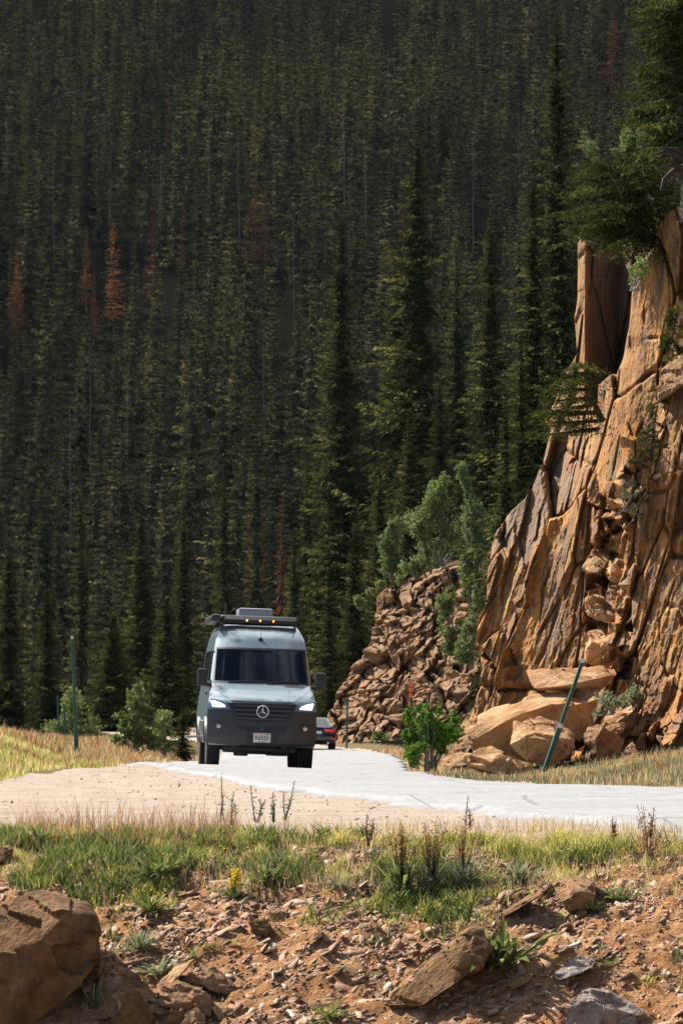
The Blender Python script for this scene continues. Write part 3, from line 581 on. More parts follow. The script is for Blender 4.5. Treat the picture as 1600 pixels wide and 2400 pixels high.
# --- the far mountainside: prototypes of kinds, copies of the nearest three hundred, the rest one mass
PH = 10.0
protos = [spruce_arrays(PH, r_, 200+i, int(lv*.85), nb_+1, 26, .15, rg+.15, 1.0, 0, pw, 0, .46, .70, .26) for i, (r_, lv, nb_, rg, pw) in enumerate([(1.1, 34, 7, .25, .9), (1.25, 36, 7, .35, 1.0), (.95, 34, 6, .4, .85), (1.2, 32, 7, .45, .95), (.9, 38, 6, .3, .9), (1.4, 34, 8, .3, 1.05)])]
thinp = [spruce_arrays(PH, .6, 260+i, 30, 4, 3, .15, .6, .8, 0, .7, .25) for i in range(2)]
pos = []
for Yc in np.arange(404, 925, 5.1):
    for xc in np.arange(-Yc*.115-8, Yc*.125+8, 4.0): pos.append((xc+rng.uniform(-1.9, 1.9), Yc+rng.uniform(-2.1, 2.1)))
pos = np.array(pos)
pos = pos[rng.random(len(pos)) > .05]

# clearings
cl_n = fbm(pos[:, 0]/11, pos[:, 1]/26, None, 33, 2); pos = pos[cl_n > -2]
ppx = 800+FPX*pos[:, 0]/pos[:, 1]
pos = pos[~((np.abs(ppx-915) < 24) & (pos[:, 1] > 760))]; pos = pos[np.argsort(pos[:, 1])]
pz = H(pos[:, 0], pos[:, 1])
hh = np.clip(rng.normal(15.5, 4.2, len(pos)), 6, 25)*(1+.15*fbm(pos[:, 0]/25, pos[:, 1]/40, None, 44, 2)); rr = rng.uniform(.65, 1.05, len(pos)); kind = rng.integers(0, 6, len(pos)); rot = rng.uniform(0, 6.28, len(pos))
lf = rng.normal(0, .018, len(pos))
SNAGS = [(704, 5, 62, 20), (562, 290, 22, 17), (858, 250, 30, 18), (808, 140, 20, 20), (1108, 280, 10, 18), (262, 350, 14, 18), (910, 90, 8, 16), (130, 360, 14, 17), (20, 180, 22, 16), (215, 790, 8, 16), (168, 920, 6, 19), (620, 730, 10, 17), (1215, 180, 6, 16), (1010, 480, 8, 18), (820, 480, 10, 16), (490, 210, 6, 15), (380, 330, 6, 15), (1172, 150, 4, 15), (300, 850, -8, 15), (690, 500, 6, 16)]
REDS = [(268, 515, 15, 1.6), (358, 450, 17, 1.3), (40, 560, 14, 1.3), (44, 610, 12, 1.5), (428, 455, 13, 1.2), (222, 630, 10, 1.2), (600, 400, 14, 1.4), (948, 405, 14, 1.2), (622, 395, 14, 1.2), (204, 530, 12, 1.2), (1435, 25, 15, 1.6), (394, 200, 13, 1.1)]
def slope_at(px, py, hgt):
    """place a tree of that height on the mountainside so that its top shows at the pixel"""
    Ys = np.arange(405, 940, 1.0); x = (px-800)/FPX*Ys; zt = H(x, Ys)+hgt
    k = int(np.argmin(np.abs(HOR-FPX*(zt-CAMZ)/Ys-py))); return x[k], Ys[k], float(H(x[k:k+1], Ys[k:k+1])[0])
keep = np.ones(len(pos), bool)
for px_, py_, hg_, w_ in REDS+[(a[0], a[1], a[3], .9) for a in SNAGS]:
    x_, Y_, z_ = slope_at(px_, py_, hg_); ppx = 800+FPX*pos[:, 0]/pos[:, 1]; tp_ = HOR-FPX*(pz+hh-CAMZ)/pos[:, 1]
    half = FPX/pos[:, 1]*(w_+.35)
    keep &= ~((np.abs(ppx-px_) < half) & (pos[:, 1] < Y_+2) & (tp_ < py_+.36*hg_/Y_*FPX))
pos, pz, hh, rr, kind, rot, lf = [a[keep] for a in (pos, pz, hh, rr, kind, rot, lf)]
isbrown = rng.random(len(pos)) < .04
NI = 260
GRP = 'dark green spruces on the lower mountainside'
pm = []
for i, (Q, v) in enumerate(protos):
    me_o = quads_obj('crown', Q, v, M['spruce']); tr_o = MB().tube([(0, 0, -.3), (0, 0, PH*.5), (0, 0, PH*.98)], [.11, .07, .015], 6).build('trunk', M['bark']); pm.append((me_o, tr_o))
used = [False]*6; nind = 0; ind_mask = np.zeros(len(pos), bool)
for i in np.nonzero(~isbrown & (np.abs(pos[:, 0]) < pos[:, 1]*.0667+1))[0][:NI]:
    ind_mask[i] = True
    e = tag(empty('spruce_tree', (pos[i, 0], pos[i, 1], pz[i]), (lf[i], lf[i], rot[i])), 'narrow dark green spruce on the lower mountainside, one of many in close rows', 'spruce tree', GRP)
    s = hh[i]/PH; e.scale = (s*rr[i], s*rr[i], s)
    for src in pm[kind[i]]:
        c = src if not used[kind[i]] else src.copy()
        if used[kind[i]]: COL.objects.link(c)
        c.parent = e
    used[kind[i]] = True
def forest_obj(name, idx, plist, kinds, mat, label):
    """one object: a point for every tree, each carrying one of the tree kinds"""
    pc = bpy.data.collections.new(name+'_kinds')
    for k, (Q, v) in enumerate(plist):
        po = quads_obj('forest_kind', Q, v, mat); po.name = '%s_kind_%02d' % (name, k); COL.objects.unlink(po); pc.objects.link(po)
    me = bpy.data.meshes.new(name); n = len(idx); me.vertices.add(n); me.vertices.foreach_set('co', np.stack([pos[idx, 0], pos[idx, 1], pz[idx]], -1).astype(np.float32).ravel())
    s_ = hh[idx]/PH
    for nm_, tp_, fld, dat in (('scl', 'FLOAT_VECTOR', 'vector', np.stack([s_*rr[idx], s_*rr[idx], s_], -1)), ('rotn', 'FLOAT_VECTOR', 'vector', np.stack([lf[idx], lf[idx]*.7, rot[idx]], -1)), ('kind', 'INT', 'value', kinds[idx])):
        at = me.attributes.new(nm_, tp_, 'POINT'); at.data.foreach_set(fld, np.ascontiguousarray(dat, np.int32 if tp_ == 'INT' else np.float32).ravel())
    o = bpy.data.objects.new(name, me); COL.objects.link(o)
    ng = bpy.data.node_groups.new(name+'_nodes', 'GeometryNodeTree'); ng.interface.new_socket('Geometry', in_out='INPUT', socket_type='NodeSocketGeometry'); ng.interface.new_socket('Geometry', in_out='OUTPUT', socket_type='NodeSocketGeometry')
    N_ = ng.nodes.new; gi, go = N_('NodeGroupInput'), N_('NodeGroupOutput'); ci = N_('GeometryNodeCollectionInfo'); ci.inputs['Collection'].default_value = pc; ci.inputs['Separate Children'].default_value = True; ci.inputs['Reset Children'].default_value = True
    ip_ = N_('GeometryNodeInstanceOnPoints'); ip_.inputs['Pick Instance'].default_value = True
    L_ = ng.links.new
    for nm_, tp_, sk in (('scl', 'FLOAT_VECTOR', 'Scale'), ('rotn', 'FLOAT_VECTOR', 'Rotation'), ('kind', 'INT', 'Instance Index')):
        na = N_('GeometryNodeInputNamedAttribute'); na.data_type = tp_; na.inputs['Name'].default_value = nm_; L_([q for q in na.outputs if q.enabled and q.name == 'Attribute'][0], ip_.inputs[sk])
    L_(gi.outputs[0], ip_.inputs['Points']); L_(ci.outputs[0], ip_.inputs['Instance']); L_(ip_.outputs[0], go.inputs[0])
    o.modifiers.new('trees', 'NODES').node_group = ng
    return tag(o, label, 'forest', kind='stuff')
rest = np.nonzero(~ind_mask & ~isbrown)[0]
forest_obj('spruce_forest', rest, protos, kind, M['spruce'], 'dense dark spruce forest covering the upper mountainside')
forest_obj('bare_forest', np.nonzero(isbrown)[0], thinp, kind % 2, M['brownneedle'], 'thin grey-brown dying trees scattered through the mountainside forest')
RUST = [(268, 515, 15, .075, 'bright rust-orange dead spruce, the brightest on the mountainside', 1), (358, 450, 17, .05, 'tall narrow dark red dead spruce right of the bright orange one', 0), (40, 560, 14, .05, 'orange-topped dead spruce near the left edge', 1), (44, 610, 12, .085, 'wide orange dead spruce low at the left edge of the mountainside', 1), (428, 455, 13, .045, 'small dark red dead spruce right of the tall red one', 0), (222, 630, 10, .05, 'short orange dead spruce below the bright orange one', 1), (600, 400, 14, .07, 'dark red dead spruce high in the middle of the mountainside', 0), (948, 405, 14, .055, 'deep red dead spruce beside the tall dark spruce spire', 0), (622, 395, 14, .05, 'faint red dead spruce right beside the high dark red one', 0), (204, 530, 12, .06, 'thin brown-red dead spruce left of the bright orange one', 1), (1435, 25, 15, .10, 'red dead spruce at the top right of the mountainside', 0), (394, 200, 13, .04, 'faint small red dead spruce high at the left of the mountainside', 0)]
for k, (px, py, hg, ra, lb, br) in enumerate(RUST):
    x, Y, z = slope_at(px, py, hg)
    e = tag(empty('dead_spruce', (x, Y-1.5, z)), lb, 'dead tree', 'rust coloured dead spruces')
    Q, v = spruce_arrays(hg, hg*ra*1.25, 300+k, 48, 9, 8, .15, .5, 1.0, fine=.75, thin=.12); quads_obj('crown', Q, np.clip(v*.7+.5*br-.1, 0, 1), M['rust'], e); trunk_obj(hg*.97, .12, M['bark'], e)
for k, (px, py, hg, lb) in enumerate([(616, 1180, 15, 'thin red-brown dying spruce above the van roof, middle one of three'), (660, 1165, 17, 'broad red-brown dying spruce right of the middle one above the van'), (578, 1175, 16, 'slender red-brown dying spruce left of the middle one above the van')]):
    x, Y, z = unproj(px, py, 380+k*3); zb = float(H(np.array([x]), np.array([Y]))[0]); h = z-zb
    e = tag(empty('dying_spruce', (x, Y, zb)), lb, 'dead tree', 'rust coloured dead spruces')
    Q, v = spruce_arrays(h, 1.2 if k-1 else 1.7, 330+k, 64, 8, 9, .1, .5, .9, fine=.6); quads_obj('crown', Q, v*.45, M['rust'], e); trunk_obj(h*.98, .18, M['bark'], e)
for k, (px, py, dx, hg) in enumerate(SNAGS):
    x, Y, z = slope_at(px, py, hg)
    e = tag(empty('bare_tree', (x, Y-2.5, z)), 'bare grey dead trunk standing among the mountainside spruces', 'dead tree', 'bare grey dead trunks')
    ln_ = dx/FPX*Y/hg*-.25
    trunk_obj(hg, .10, M['greybark'], e, ln_, .06, k)
    b = MB(); g = random.Random(k)
    for q in range(12):
        zz = hg*g.uniform(.3, .95); a = g.uniform(0, 6.28); L = g.uniform(.3, .9)
        b.tube([(ln_*zz, 0, zz), (ln_*zz+math.cos(a)*L, math.sin(a)*L, zz-L*.25)], [.035, .01], 4)
    b.build('branches', M['greybark'], e)
# --- single spruces nearer than the mountainside
NG = 'single spruces between the road and the mountainside'
for a in [
 ('tallest dark spruce spire in the middle distance, right of centre', 978, 310, 292, 3.6, 1, 84),
 ('tall dark spruce left of the tallest spire, with a pointed top', 800, 500, 296, 3.0, 2, 80),
 ('medium spruce directly left of the tallest spire', 932, 540, 296, 2.6, 3, 70),
 ('spruce with a ragged crown between the tallest spire and the cliff', 1070, 560, 288, 2.0, 4, 70),
 ('tall olive green spruce rising behind the cliff toward the upper right', 1305, 40, 212, 2.6, 5, 80),
 ('dense dark spruce just left of the cliff top', 1250, 380, 205, 2.0, 6, 70),
 ('spruce with reddish tip standing left of the cliff', 1150, 510, 278, 2.9, 7, 74),
 ('young bright green spruce against the left flank of the cliff', 1222, 760, 150, 1.1, 8, 60),
 ('small bright green spruce lower against the left flank of the cliff', 1185, 930, 145, 1.0, 9, 56),
 ('spruce behind the aspens, at the head of the outcrop', 1075, 1060, 268, 1.4, 10, 50),
 ('slim spruce above the van roof at the right', 720, 1050, 320, 1.7, 11, 64),
 ('spruce above the right end of the van roof', 690, 1240, 285, 1.3, 12, 56),
 ('pointed spruce between the van roof and the outcrop', 830, 1225, 276, 1.4, 13, 56),
 ('short spruce at the foot of the outcrop, right behind the van', 770, 1330, 272, 1.2, 14, 50),
 ('dark spruce cut by the left edge above the roadside grass', 20, 1270, 235, 2.0, 15, 72),
 ('broad spruce behind the tall left green pole', 110, 1380, 260, 1.8, 16, 66),
 ('spruce left of the van behind the roadside bush', 265, 1440, 290, 1.7, 17, 60),
 ('pale green spruce over the left end of the van roof', 525, 1100, 330, 1.7, 18, 66),
 ('spruce with a broken outline left of the van roof', 430, 1180, 345, 1.8, 19, 66),
 ('spruce in the middle left with a tip above its neighbours', 190, 1080, 370, 1.8, 20, 66),
 ('dark spruce immediately left of the van behind the small spruce', 390, 1400, 275, 1.5, 21, 60),
 ('leaning-topped spruce in front of the mountainside at centre left', 600, 900, 372, 1.9, 22, 66),
 ('spruce in the left half with a rounded crown', 330, 1190, 300, 1.8, 23, 66),
 ('thin spruce behind the outcrop, right of the pointed one', 890, 1090, 282, 1.7, 24, 60),
 ('bushy spruce right of the tallest spire at mid height', 1030, 860, 280, 2.0, 25, 66),
 ('dark spruce filling the gap above the outcrop', 960, 960, 277, 2.1, 26, 66),
]: spruce('spruce_tree', a[0], a[1], a[2], a[3], a[4], 400+a[5], levels=a[6], group=NG, ragged=.5, power=.85, fluff=1.05)
g = tag(empty('far_spruce', (0, 0, 0)), None) if False else None
spruce('young_spruce', 'small dark green spruce on the verge beside the left of the van', 428, 1655, 112, .34, 501, levels=34, nb=9, ns=5, cat='spruce tree', ragged=.3)
# spruces on the cliff top: limbs with hanging sprays
def conifer_limbs(name, label, trunk, limbs, seed, r=.10, dens=34, size=.16, mat='spruce_near', cat='spruce tree', bark='bark'):
    """trunk and limbs are lists of points; needle sprays grow along every limb"""
    g = np.random.default_rng(seed); o = Vector(trunk[0]); e = tag(empty(name, o), label, cat)
    MB().tube([Vector(p)-o for p in trunk], [r*(1-.8*i/(len(trunk)-1)) for i in range(len(trunk))], 8).build('trunk', M[bark], e, True)
    bm_ = MB(); B, D, L, W, Rl, vv = [], [], [], [], [], []
    for lm in limbs:
        P = np.array([list(Vector(p)-o) for p in lm]); seg = np.linalg.norm(np.diff(P, axis=0), axis=1); tot = seg.sum(); cum = np.concatenate([[0], np.cumsum(seg)])
        bm_.tube([tuple(p) for p in P], [.03*tot**.5*(1-.85*i/(len(P)-1)) for i in range(len(P))], 5)
        n = int(dens*4.2*tot); t = (g.random(n)**.8*.97+.03)*tot
        pos_ = np.stack([np.interp(t, cum, P[:, i]) for i in range(3)], -1); d = (P[-1]-P[0])/tot
        lat = np.cross(d, [0, 0, 1]); lat /= np.linalg.norm(lat); w = (1-.65*t/tot)*tot*.34
        off = g.normal(size=n)*.55; pos_ += lat[None]*(off*w)[:, None]; pos_[:, 2] += -np.abs(off)*w*.30+g.normal(size=n)*.028
        dv = d[None]*.8+lat[None]*(np.sign(off)*.6)[:, None]+g.normal(size=(n, 3))*.35; dv[:, 2] -= .1
        B.append(pos_); D.append(dv/np.linalg.norm(dv, axis=1)[:, None]); L.append(size*g.uniform(.4, 1.1, n)); W.append(size*g.uniform(.13, .26, n)); Rl.append(g.uniform(-1.2, 1.2, n)); vv.append(np.clip(.5+.25*g.normal(size=n)+.2*g.normal(), 0, 1))
    Q = spray_quads(*[np.concatenate(a) for a in (B, D, L, W, Rl)], .2)
    bm_.build('limbs', M[bark], e); quads_obj('crown', Q, np.repeat(np.concatenate(vv), 4), M[mat], e); return e
def up(px, py, Y): return unproj(px, py, Y)
def limb(x0, y0, Y0, x1, y1, Y1, sag=10): return [up(x0, y0, Y0), up((x0*.6+x1*.4), (y0*.6+y1*.4)+sag*.6, Y0*.6+Y1*.4), up(x1*.75+x0*.25, y1*.75+y0*.25+sag, Y1*.75+Y0*.25), up(x1, y1, Y1)]
g = random.Random(5); lm = []
for k in range(66):
    y0 = 345+k*3.2; f = k/65; s = g.uniform(-1, .45); ext = (150+95*f)*abs(s)*g.uniform(.75, 1.1)
    x1 = 1500+(ext if s > 0 else -ext*1.0); lm.append(limb(1500, y0, 93, x1, y0+20+g.uniform(-5, 40)*f, 93-3.0*g.uniform(-.3, 1)*(1-abs(s)*.4), 6))
conifer_limbs('spruce_tree', 'spreading green spruce hanging over the top of the cliff', [up(1500, 575, 93), up(1502, 450, 93), up(1496, 320, 93)], lm, 3, .14, 62, .12, mat='spruce_bright')
lm = []
for k in range(84):
    y0 = -190+k*6.4; f = k/83; s = g.uniform(-1, .2); ext = (80+70*min(1, f*1.8))*g.uniform(.7, 1.2)*abs(s)
    lm.append(limb(1615, y0, 90, 1615+(ext*.6 if s > 0 else -ext*1.15), y0+25+g.uniform(0, 30), 90-2.2*g.uniform(-.4, 1)*(1-abs(s)*.4), 10))
conifer_limbs('spruce_tree', 'big dark spruce cut by the upper right edge, above the cliff', [up(1618, 520, 90), up(1615, 200, 90), up(1612, -230, 90)], lm, 4, .2, 52, .14, mat='spruce_bright')
for k in range(2): pass
lm = []
for k in range(18):
    f = (k//2)/8; x0, y0 = 1402-30*f, 1005-150*f; a = g.uniform(2.95, 3.45); ext = (150+40*math.sin(3.1*f+.4)-115*f)*g.uniform(.65, 1.1)*(1 if k % 3 else .5)
    lm.append(limb(x0, y0, 92.3, x0+math.cos(a)*ext, y0+math.sin(a)*-ext*.4-4, 91.4-g.uniform(0, .8), 5))
conifer_limbs('dwarf_spruce', 'low wind-bent spruce growing out of the left shoulder of the cliff', [up(1410, 985, 92.6), up(1385, 930, 92.2), up(1372, 850, 92)], lm, 6, .07, 62, .10, mat='spruce_bright')
for nm, lab, pts_, sd, dn in [('dwarf_spruce', 'light green dwarf spruce on the cliff near the right edge, upper of two', [(1590, 830), (1575, 790), (1588, 715)], 8, 1.0), ('dwarf_spruce', 'light green dwarf spruce on the cliff, lower of two below the jutting slab', [(1525, 1080), (1530, 1010), (1545, 925)], 9, 1.0)]:
    Yc = CD(pts_[0][0], pts_[0][1])-1.1; lm = []
    for k in range(20):
        f = k/19; x0 = np.interp(f*2, [0, 1, 2], [p[0] for p in pts_]); y0 = np.interp(f*2, [0, 1, 2], [p[1] for p in pts_]); a = g.uniform(-.5, 3.6)
        ext = 48*(1-.6*f)*g.uniform(.6, 1.1); lm.append(limb(x0, y0, Yc, x0+math.cos(a)*ext, y0-math.sin(a)*ext*.3+6, Yc-g.uniform(-.2, .3), 3))
    conifer_limbs(nm, lab, [up(p[0], p[1], Yc) for p in pts_], lm, sd, .03, 110, .08, mat='spruce_bright')
# --- leafy bushes
def leafy(name, label, px, py, Y, lobes, n, leaf, mat, seed, stems=7, cat='bush', group=None, base=None, bark='palebark', stem_r=.018):
    if Y > 180: stem_r = .045
    """lobes: (px, py, radius x px, radius y px) in the photo; depth is given half the width"""
    g = np.random.default_rng(seed); b = Vector(up(px, py, Y)); 
    if base is not None: b.z = base
    e = tag(empty(name, b), label, cat, group)
    sub_ = []
    for (lx, ly, rx, ry) in lobes:
        if min(rx, ry) < 15: sub_.append((lx, ly, rx, ry)); continue
        for q in range(6):
            a = g.uniform(0, 6.28); rr_ = g.uniform(.25, .75); f = g.uniform(.45, .8); sub_.append((lx+rx*rr_*math.cos(a), ly+ry*rr_*math.sin(a), rx*f, ry*f))
    lobes = sub_
    tot = sum(l[2]*l[3] for l in lobes); Cs, Ns, vs = [], [], []
    st = MB()
    for (lx, ly, rx, ry) in lobes:
        c = np.array(up(lx, ly, Y+g.uniform(-.3, .3)))-np.array(b); s = Y/FPX; m = int(n*lx*0+n*rx*ry/tot)
        kc = max(10, m//26); cc = g.normal(size=(kc, 3)); cc /= np.linalg.norm(cc, axis=1)[:, None]; cc *= (g.random(kc)**.45)[:, None]
        cc = cc*np.array([rx*s, min(rx, 60)*s*.9, ry*s])
        which = g.integers(0, kc, m); cr = min(rx, ry)*s*.30
        p = cc[which]+g.normal(size=(m, 3))*cr*.62
        cv = g.normal(size=kc)*.13
        Cs.append(c+p); vs.append(np.clip(.48+cv[which]+.2*g.normal(size=m), 0, 1))
        for _ in range(max(1, int(stems*rx*ry/tot+.5)) if g.random() < .45 else 0):
            q = cc[g.integers(0, kc)]*.85+c; mid = np.array([q[0]*.55+g.normal()*.05, q[1]*.5, q[2]*.5])
            st.tube([(g.normal()*.05, g.normal()*.05, -.15), tuple(mid), tuple(q)], [stem_r, stem_r*.7, stem_r*.25], 5)
    C = np.concatenate(Cs); v = np.concatenate(vs); m = len(C)
    d = g.normal(size=(m, 3)); d[:, 2] -= .4; d /= np.linalg.norm(d, axis=1)[:, None]
    L = leaf*g.uniform(.7, 1.35, m)
    Q = spray_quads(C, d, L, L*g.uniform(.5, .75, m), g.uniform(-1.5, 1.5, m), .1)
    quads_obj('leaves', Q, np.repeat(v, 4), M[mat], e); st.build('stems', M[bark], e); return e
AG = 'aspens above the outcrop'
leafy('aspen_tree', 'small aspen at the left end of the aspens above the outcrop', 915, 1350, OD(915, 1350)-1.5, [(905, 1300, 20, 55), (925, 1250, 24, 50), (950, 1225, 16, 28), (932, 1320, 28, 35)], 4600, .12, 'aspen', 21, cat='aspen tree', group=AG)
leafy('aspen_tree', 'round grey-green aspen in the middle above the outcrop', 1035, 1320, OD(1035, 1320)-1.5, [(1000, 1235, 45, 50), (1035, 1180, 40, 45), (1060, 1240, 45, 50), (1010, 1290, 38, 22), (1040, 1140, 16, 25)], 9500, .12, 'aspen', 22, cat='aspen tree', group=AG)
leafy('aspen_tree', 'tall aspen against the left flank of the cliff', 1105, 1440, OD(1105, 1440)-2.5, [(1110, 1200, 30, 60), (1125, 1280, 28, 60), (1110, 1360, 26, 50), (1120, 1420, 20, 40), (1095, 1330, 22, 40), (1085, 1120, 18, 40)], 9500, .12, 'aspen', 23, cat='aspen tree', group=AG)
leafy('shrub', 'grey-green shrub growing on the rubble face of the outcrop', 1060, 1530, OD(1060, 1530)-1.5, [(1045, 1420, 26, 45), (1065, 1480, 34, 45), (1048, 1510, 24, 22)], 5000, .11, 'aspen', 24, cat='shrub')
leafy('shrub', 'small pale shrub at the upper left edge of the outcrop', 845, 1425, OD(845, 1425)-1.2, [(842, 1412, 14, 16), (870, 1385, 14, 12), (890, 1368, 16, 12)], 1200, .12, 'aspen', 25, stems=3, cat='shrub')
leafy('willow_bush', 'bright green willow bush at the road edge under the outcrop', 1010, 1790, 93, [(962, 1722, 20, 60), (990, 1690, 20, 40), (1015, 1705, 20, 38), (1046, 1715, 26, 36), (1075, 1705, 18, 30), (975, 1755, 28, 30), (1020, 1748, 28, 30), (1028, 1660, 8, 24), (985, 1660, 8, 18), (1062, 1680, 10, 18), (955, 1675, 8, 16)], 5600, .06, 'willow', 26)
leafy('aspen_bush', 'rounded green bush on the verge left of the van', 312, 1762, 113, [(312, 1665, 30, 52), (298, 1715, 22, 36), (332, 1718, 30, 40), (320, 1618, 13, 28), (282, 1680, 14, 22), (346, 1672, 15, 26), (305, 1635, 12, 20), (276, 1725, 14, 20), (358, 1735, 16, 20)], 4200, .08, 'aspen', 27)
leafy('shrub', 'loose grey-green shrub between the rounded bush and the small spruce', 385, 1765, 114, [(375, 1700, 26, 34), (388, 1735, 22, 26), (365, 1735, 20, 24), (395, 1690, 12, 18)], 1500, .07, 'aspen', 28)
leafy('shrub', 'dim green shrub behind the small thin poles at left', 150, 1745, 122, [(150, 1680, 36, 45), (165, 1640, 22, 26), (130, 1710, 30, 24), (205, 1715, 30, 30)], 2200, .08, 'aspen', 29, cat='shrub')
leafy('aspen_sapling', 'yellow-green aspen sapling sticking out at the top of the cliff', 1460, 430, 91.4, [(1368, 320, 10, 22), (1385, 350, 18, 20), (1395, 375, 14, 12), (1480, 330, 24, 45), (1500, 290, 18, 28), (1450, 350, 24, 14)], 2400, .05, 'aspen', 30, stem_r=.009, cat='aspen tree')
leafy('shrub', 'little bright shrub in the notch beneath the spreading spruce', 1490, 660, 85.5, [(1500, 625, 22, 26), (1485, 650, 14, 20)], 700, .05, 'aspen', 31, stems=4, cat='shrub')
leafy('shrub', 'grey-green tufted shrub on the ledge right of the leaning pole', 1430, 1655, 87.6, [(1440, 1640, 40, 22), (1475, 1625, 24, 20), (1400, 1665, 20, 14)], 900, .05, 'sage', 32, stems=5, cat='shrub')
leafy('shrub', 'dull shrub in the recess of the cliff above the perched block', 1470, 1180, CD(1470, 1180)-.6, [(1475, 1150, 30, 26), (1490, 1190, 22, 18)], 420, .045, 'sage', 33, stems=5, cat='shrub')
leafy('shrub', 'low green shrub along the crest of the outcrop between the aspens', 975, 1350, OD(975, 1350)-1.6, [(955, 1335, 22, 24), (985, 1318, 26, 26), (1015, 1322, 26, 20), (940, 1352, 16, 14)], 2600, .11, 'aspen', 34, stems=5, cat='shrub')
leafy('shrub', 'dense green shrub in the gap between the outcrop and the cliff', 1105, 1560, OD(1105, 1560)-3.5, [(1100, 1470, 24, 50), (1085, 1530, 26, 34), (1112, 1400, 18, 40)], 3200, .11, 'aspen', 35, stems=5, cat='shrub')
leafy('shrub', 'small tuft of green at the foot of the outcrop beside the thin upright pole', 895, 1745, OD(895, 1745)-2.5, [(885, 1722, 14, 16), (910, 1728, 14, 12)], 500, .11, 'aspen', 36, stems=3, cat='shrub')
# dead root stump at the cliff top
rt = MB(); o_ = Vector(up(1590, 400, 84.5))
for pts_ in [[(1620, 375), (1590, 370), (1560, 352), (1530, 362)], [(1610, 365), (1585, 350), (1550, 345)], [(1610, 390), (1580, 400), (1555, 420), (1548, 445)], [(1630, 380), (1600, 395), (1575, 385), (1540, 395)], [(1640, 370), (1610, 385), (1595, 420)]]:
    rt.tube([Vector(up(p[0], p[1], 84.5-.1*i))-o_ for i, p in enumerate(pts_)], [.075*(1-.85*i/(len(pts_)-1)) for i in range(len(pts_))], 7)
e_ = rt.build('root_stump', M['rootwood'], None, True); e_.location = o_; tag(e_, 'twisted brown roots of a dead stump at the right edge above the cliff', 'stump')
# ------------------------------------------------------------------ grass and plants
def blades(x, Y, z, hgt, wid, bend, g):
    n = len(x); a = g.uniform(0, 6.28, n); l = g.uniform(0, 6.28, n); d = np.stack([np.cos(l), np.sin(l)], -1)*(bend*hgt*g.uniform(.2, 1, n))[:, None]
    sx, sy = np.cos(a)*wid/2, np.sin(a)*wid/2
    b = np.stack([x, Y, z-.01], -1); m = b+np.stack([d[:, 0]*.35, d[:, 1]*.35, hgt*.58], -1); t = b+np.stack([d[:, 0], d[:, 1], hgt], -1)
    s = np.stack([sx, sy, 0*sx], -1)
    return np.stack([b-s, b+s, m+s*.85, m-s*.85, t], 1)
def grass_obj(name, V, var, mat, label, kind='stuff', cat='grass'):
    n = len(V); i = np.arange(n)[:, None]*5
    return tag(mk(name, V.reshape(-1, 3), [i+np.array([0, 1, 2, 3]), i+np.array([3, 2, 4])], mat, None, False, {'var': np.repeat(var, 5)}), label, cat, kind=kind)
LIM = [(-300, 2000), (0, 2010), (60, 2085), (100, 2110), (300, 2080), (400, 2095), (440, 2010), (520, 1998), (560, 2020), (620, 2085), (720, 2060), (800, 2030), (870, 2040), (900, 2120), (1100, 2112), (1230, 2060), (1300, 2040), (1420, 2000), (1600, 1985), (1900, 1960)]
def bank_sample(n, soft=34, g=rng, top=1.0):
    x = g.uniform(-5, 5, n); P = 35.15-g.random(n)**1.15*2.4+.12*fbm(x*2.5, x*0, None, 58, 3); Y = P-bank_shift(x); z = bank_z(x, Y); px, py = proj(x, Y, z)
    lim = np.interp(px, [p[0] for p in LIM], [p[1] for p in LIM])
    nz = fbm(x*2.6, P*3.2, None, 62, 3)
    ok = (py < lim+12+75*nz+soft*g.normal(size=n)) & (nz+.9*(py < lim-90)+.5*fbm(x*5, P*6, None, 59, 2) > -.35)
    return x[ok], Y[ok], z[ok], px[ok], py[ok]
g = np.random.default_rng(11)
x, Y, z, px, py = bank_sample(290000, g=g)
clump = fbm(x*5.5, Y*5.5, None, 78, 2); k = g.random(len(x)) < np.clip(.48+1.2*clump+.5*fbm(x*1.4, Y*2, None, 68, 2), .07, 1); x, Y, z, px, py, clump = [a[k] for a in (x, Y, z, px, py, clump)]
tall = .75+.35*fbm(x*1.6, Y*1.6, None, 77, 3)+1.0*np.maximum(0, clump)
hv = g.uniform(.025, .082, len(x))*tall
var = np.clip(.42+.28*fbm(x*1.3, Y*1.8, None, 70, 3)+.26*fbm(x*7, Y*7, None, 79, 2)+.18*g.normal(size=len(x))+.10*(py < 1960), 0, 1)
grass_obj('grass', blades(x, Y, z, hv, g.uniform(.004, .009, len(x)), .7, g), var, M['grass'], 'short green and yellow grass along the top of the bank')
x, Y, z, px, py = bank_sample(60000, g=g); k = (fbm(x*1.8, Y*2, None, 71, 2) > .05)
lim_ = np.interp(px, [p[0] for p in LIM], [p[1] for p in LIM]); k2 = (py[k] > lim_[k]-110); x, Y, z = x[k], Y[k], z[k]; n = len(x)
grass_obj('broad_leaf_ground_cover', blades(x, Y, z, g.uniform(.04, .10, n)*(1+.6*k2), g.uniform(.008, .016, n), 1.0, g), np.clip(.45-.15*k2+.25*g.normal(size=n)+.2*fbm(x*3, Y*3, None, 72, 2), 0, 1), M['herb'], 'broad green leaves growing through the grass of the bank')
x, Y, z, px, py = bank_sample(9000, g=g); k = fbm(x*2.2, Y*2, None, 73, 2) > .15; x, Y, z = x[k], Y[k], z[k]; n = len(x)
grass_obj('grey_leaf_ground_cover', blades(x, Y, z, g.uniform(.04, .10, n), g.uniform(.010, .018, n), 1.0, g), np.clip(.5+.25*g.normal(size=n), 0, 1), M['sage'], 'grey-green low leaves among the grass of the bank')
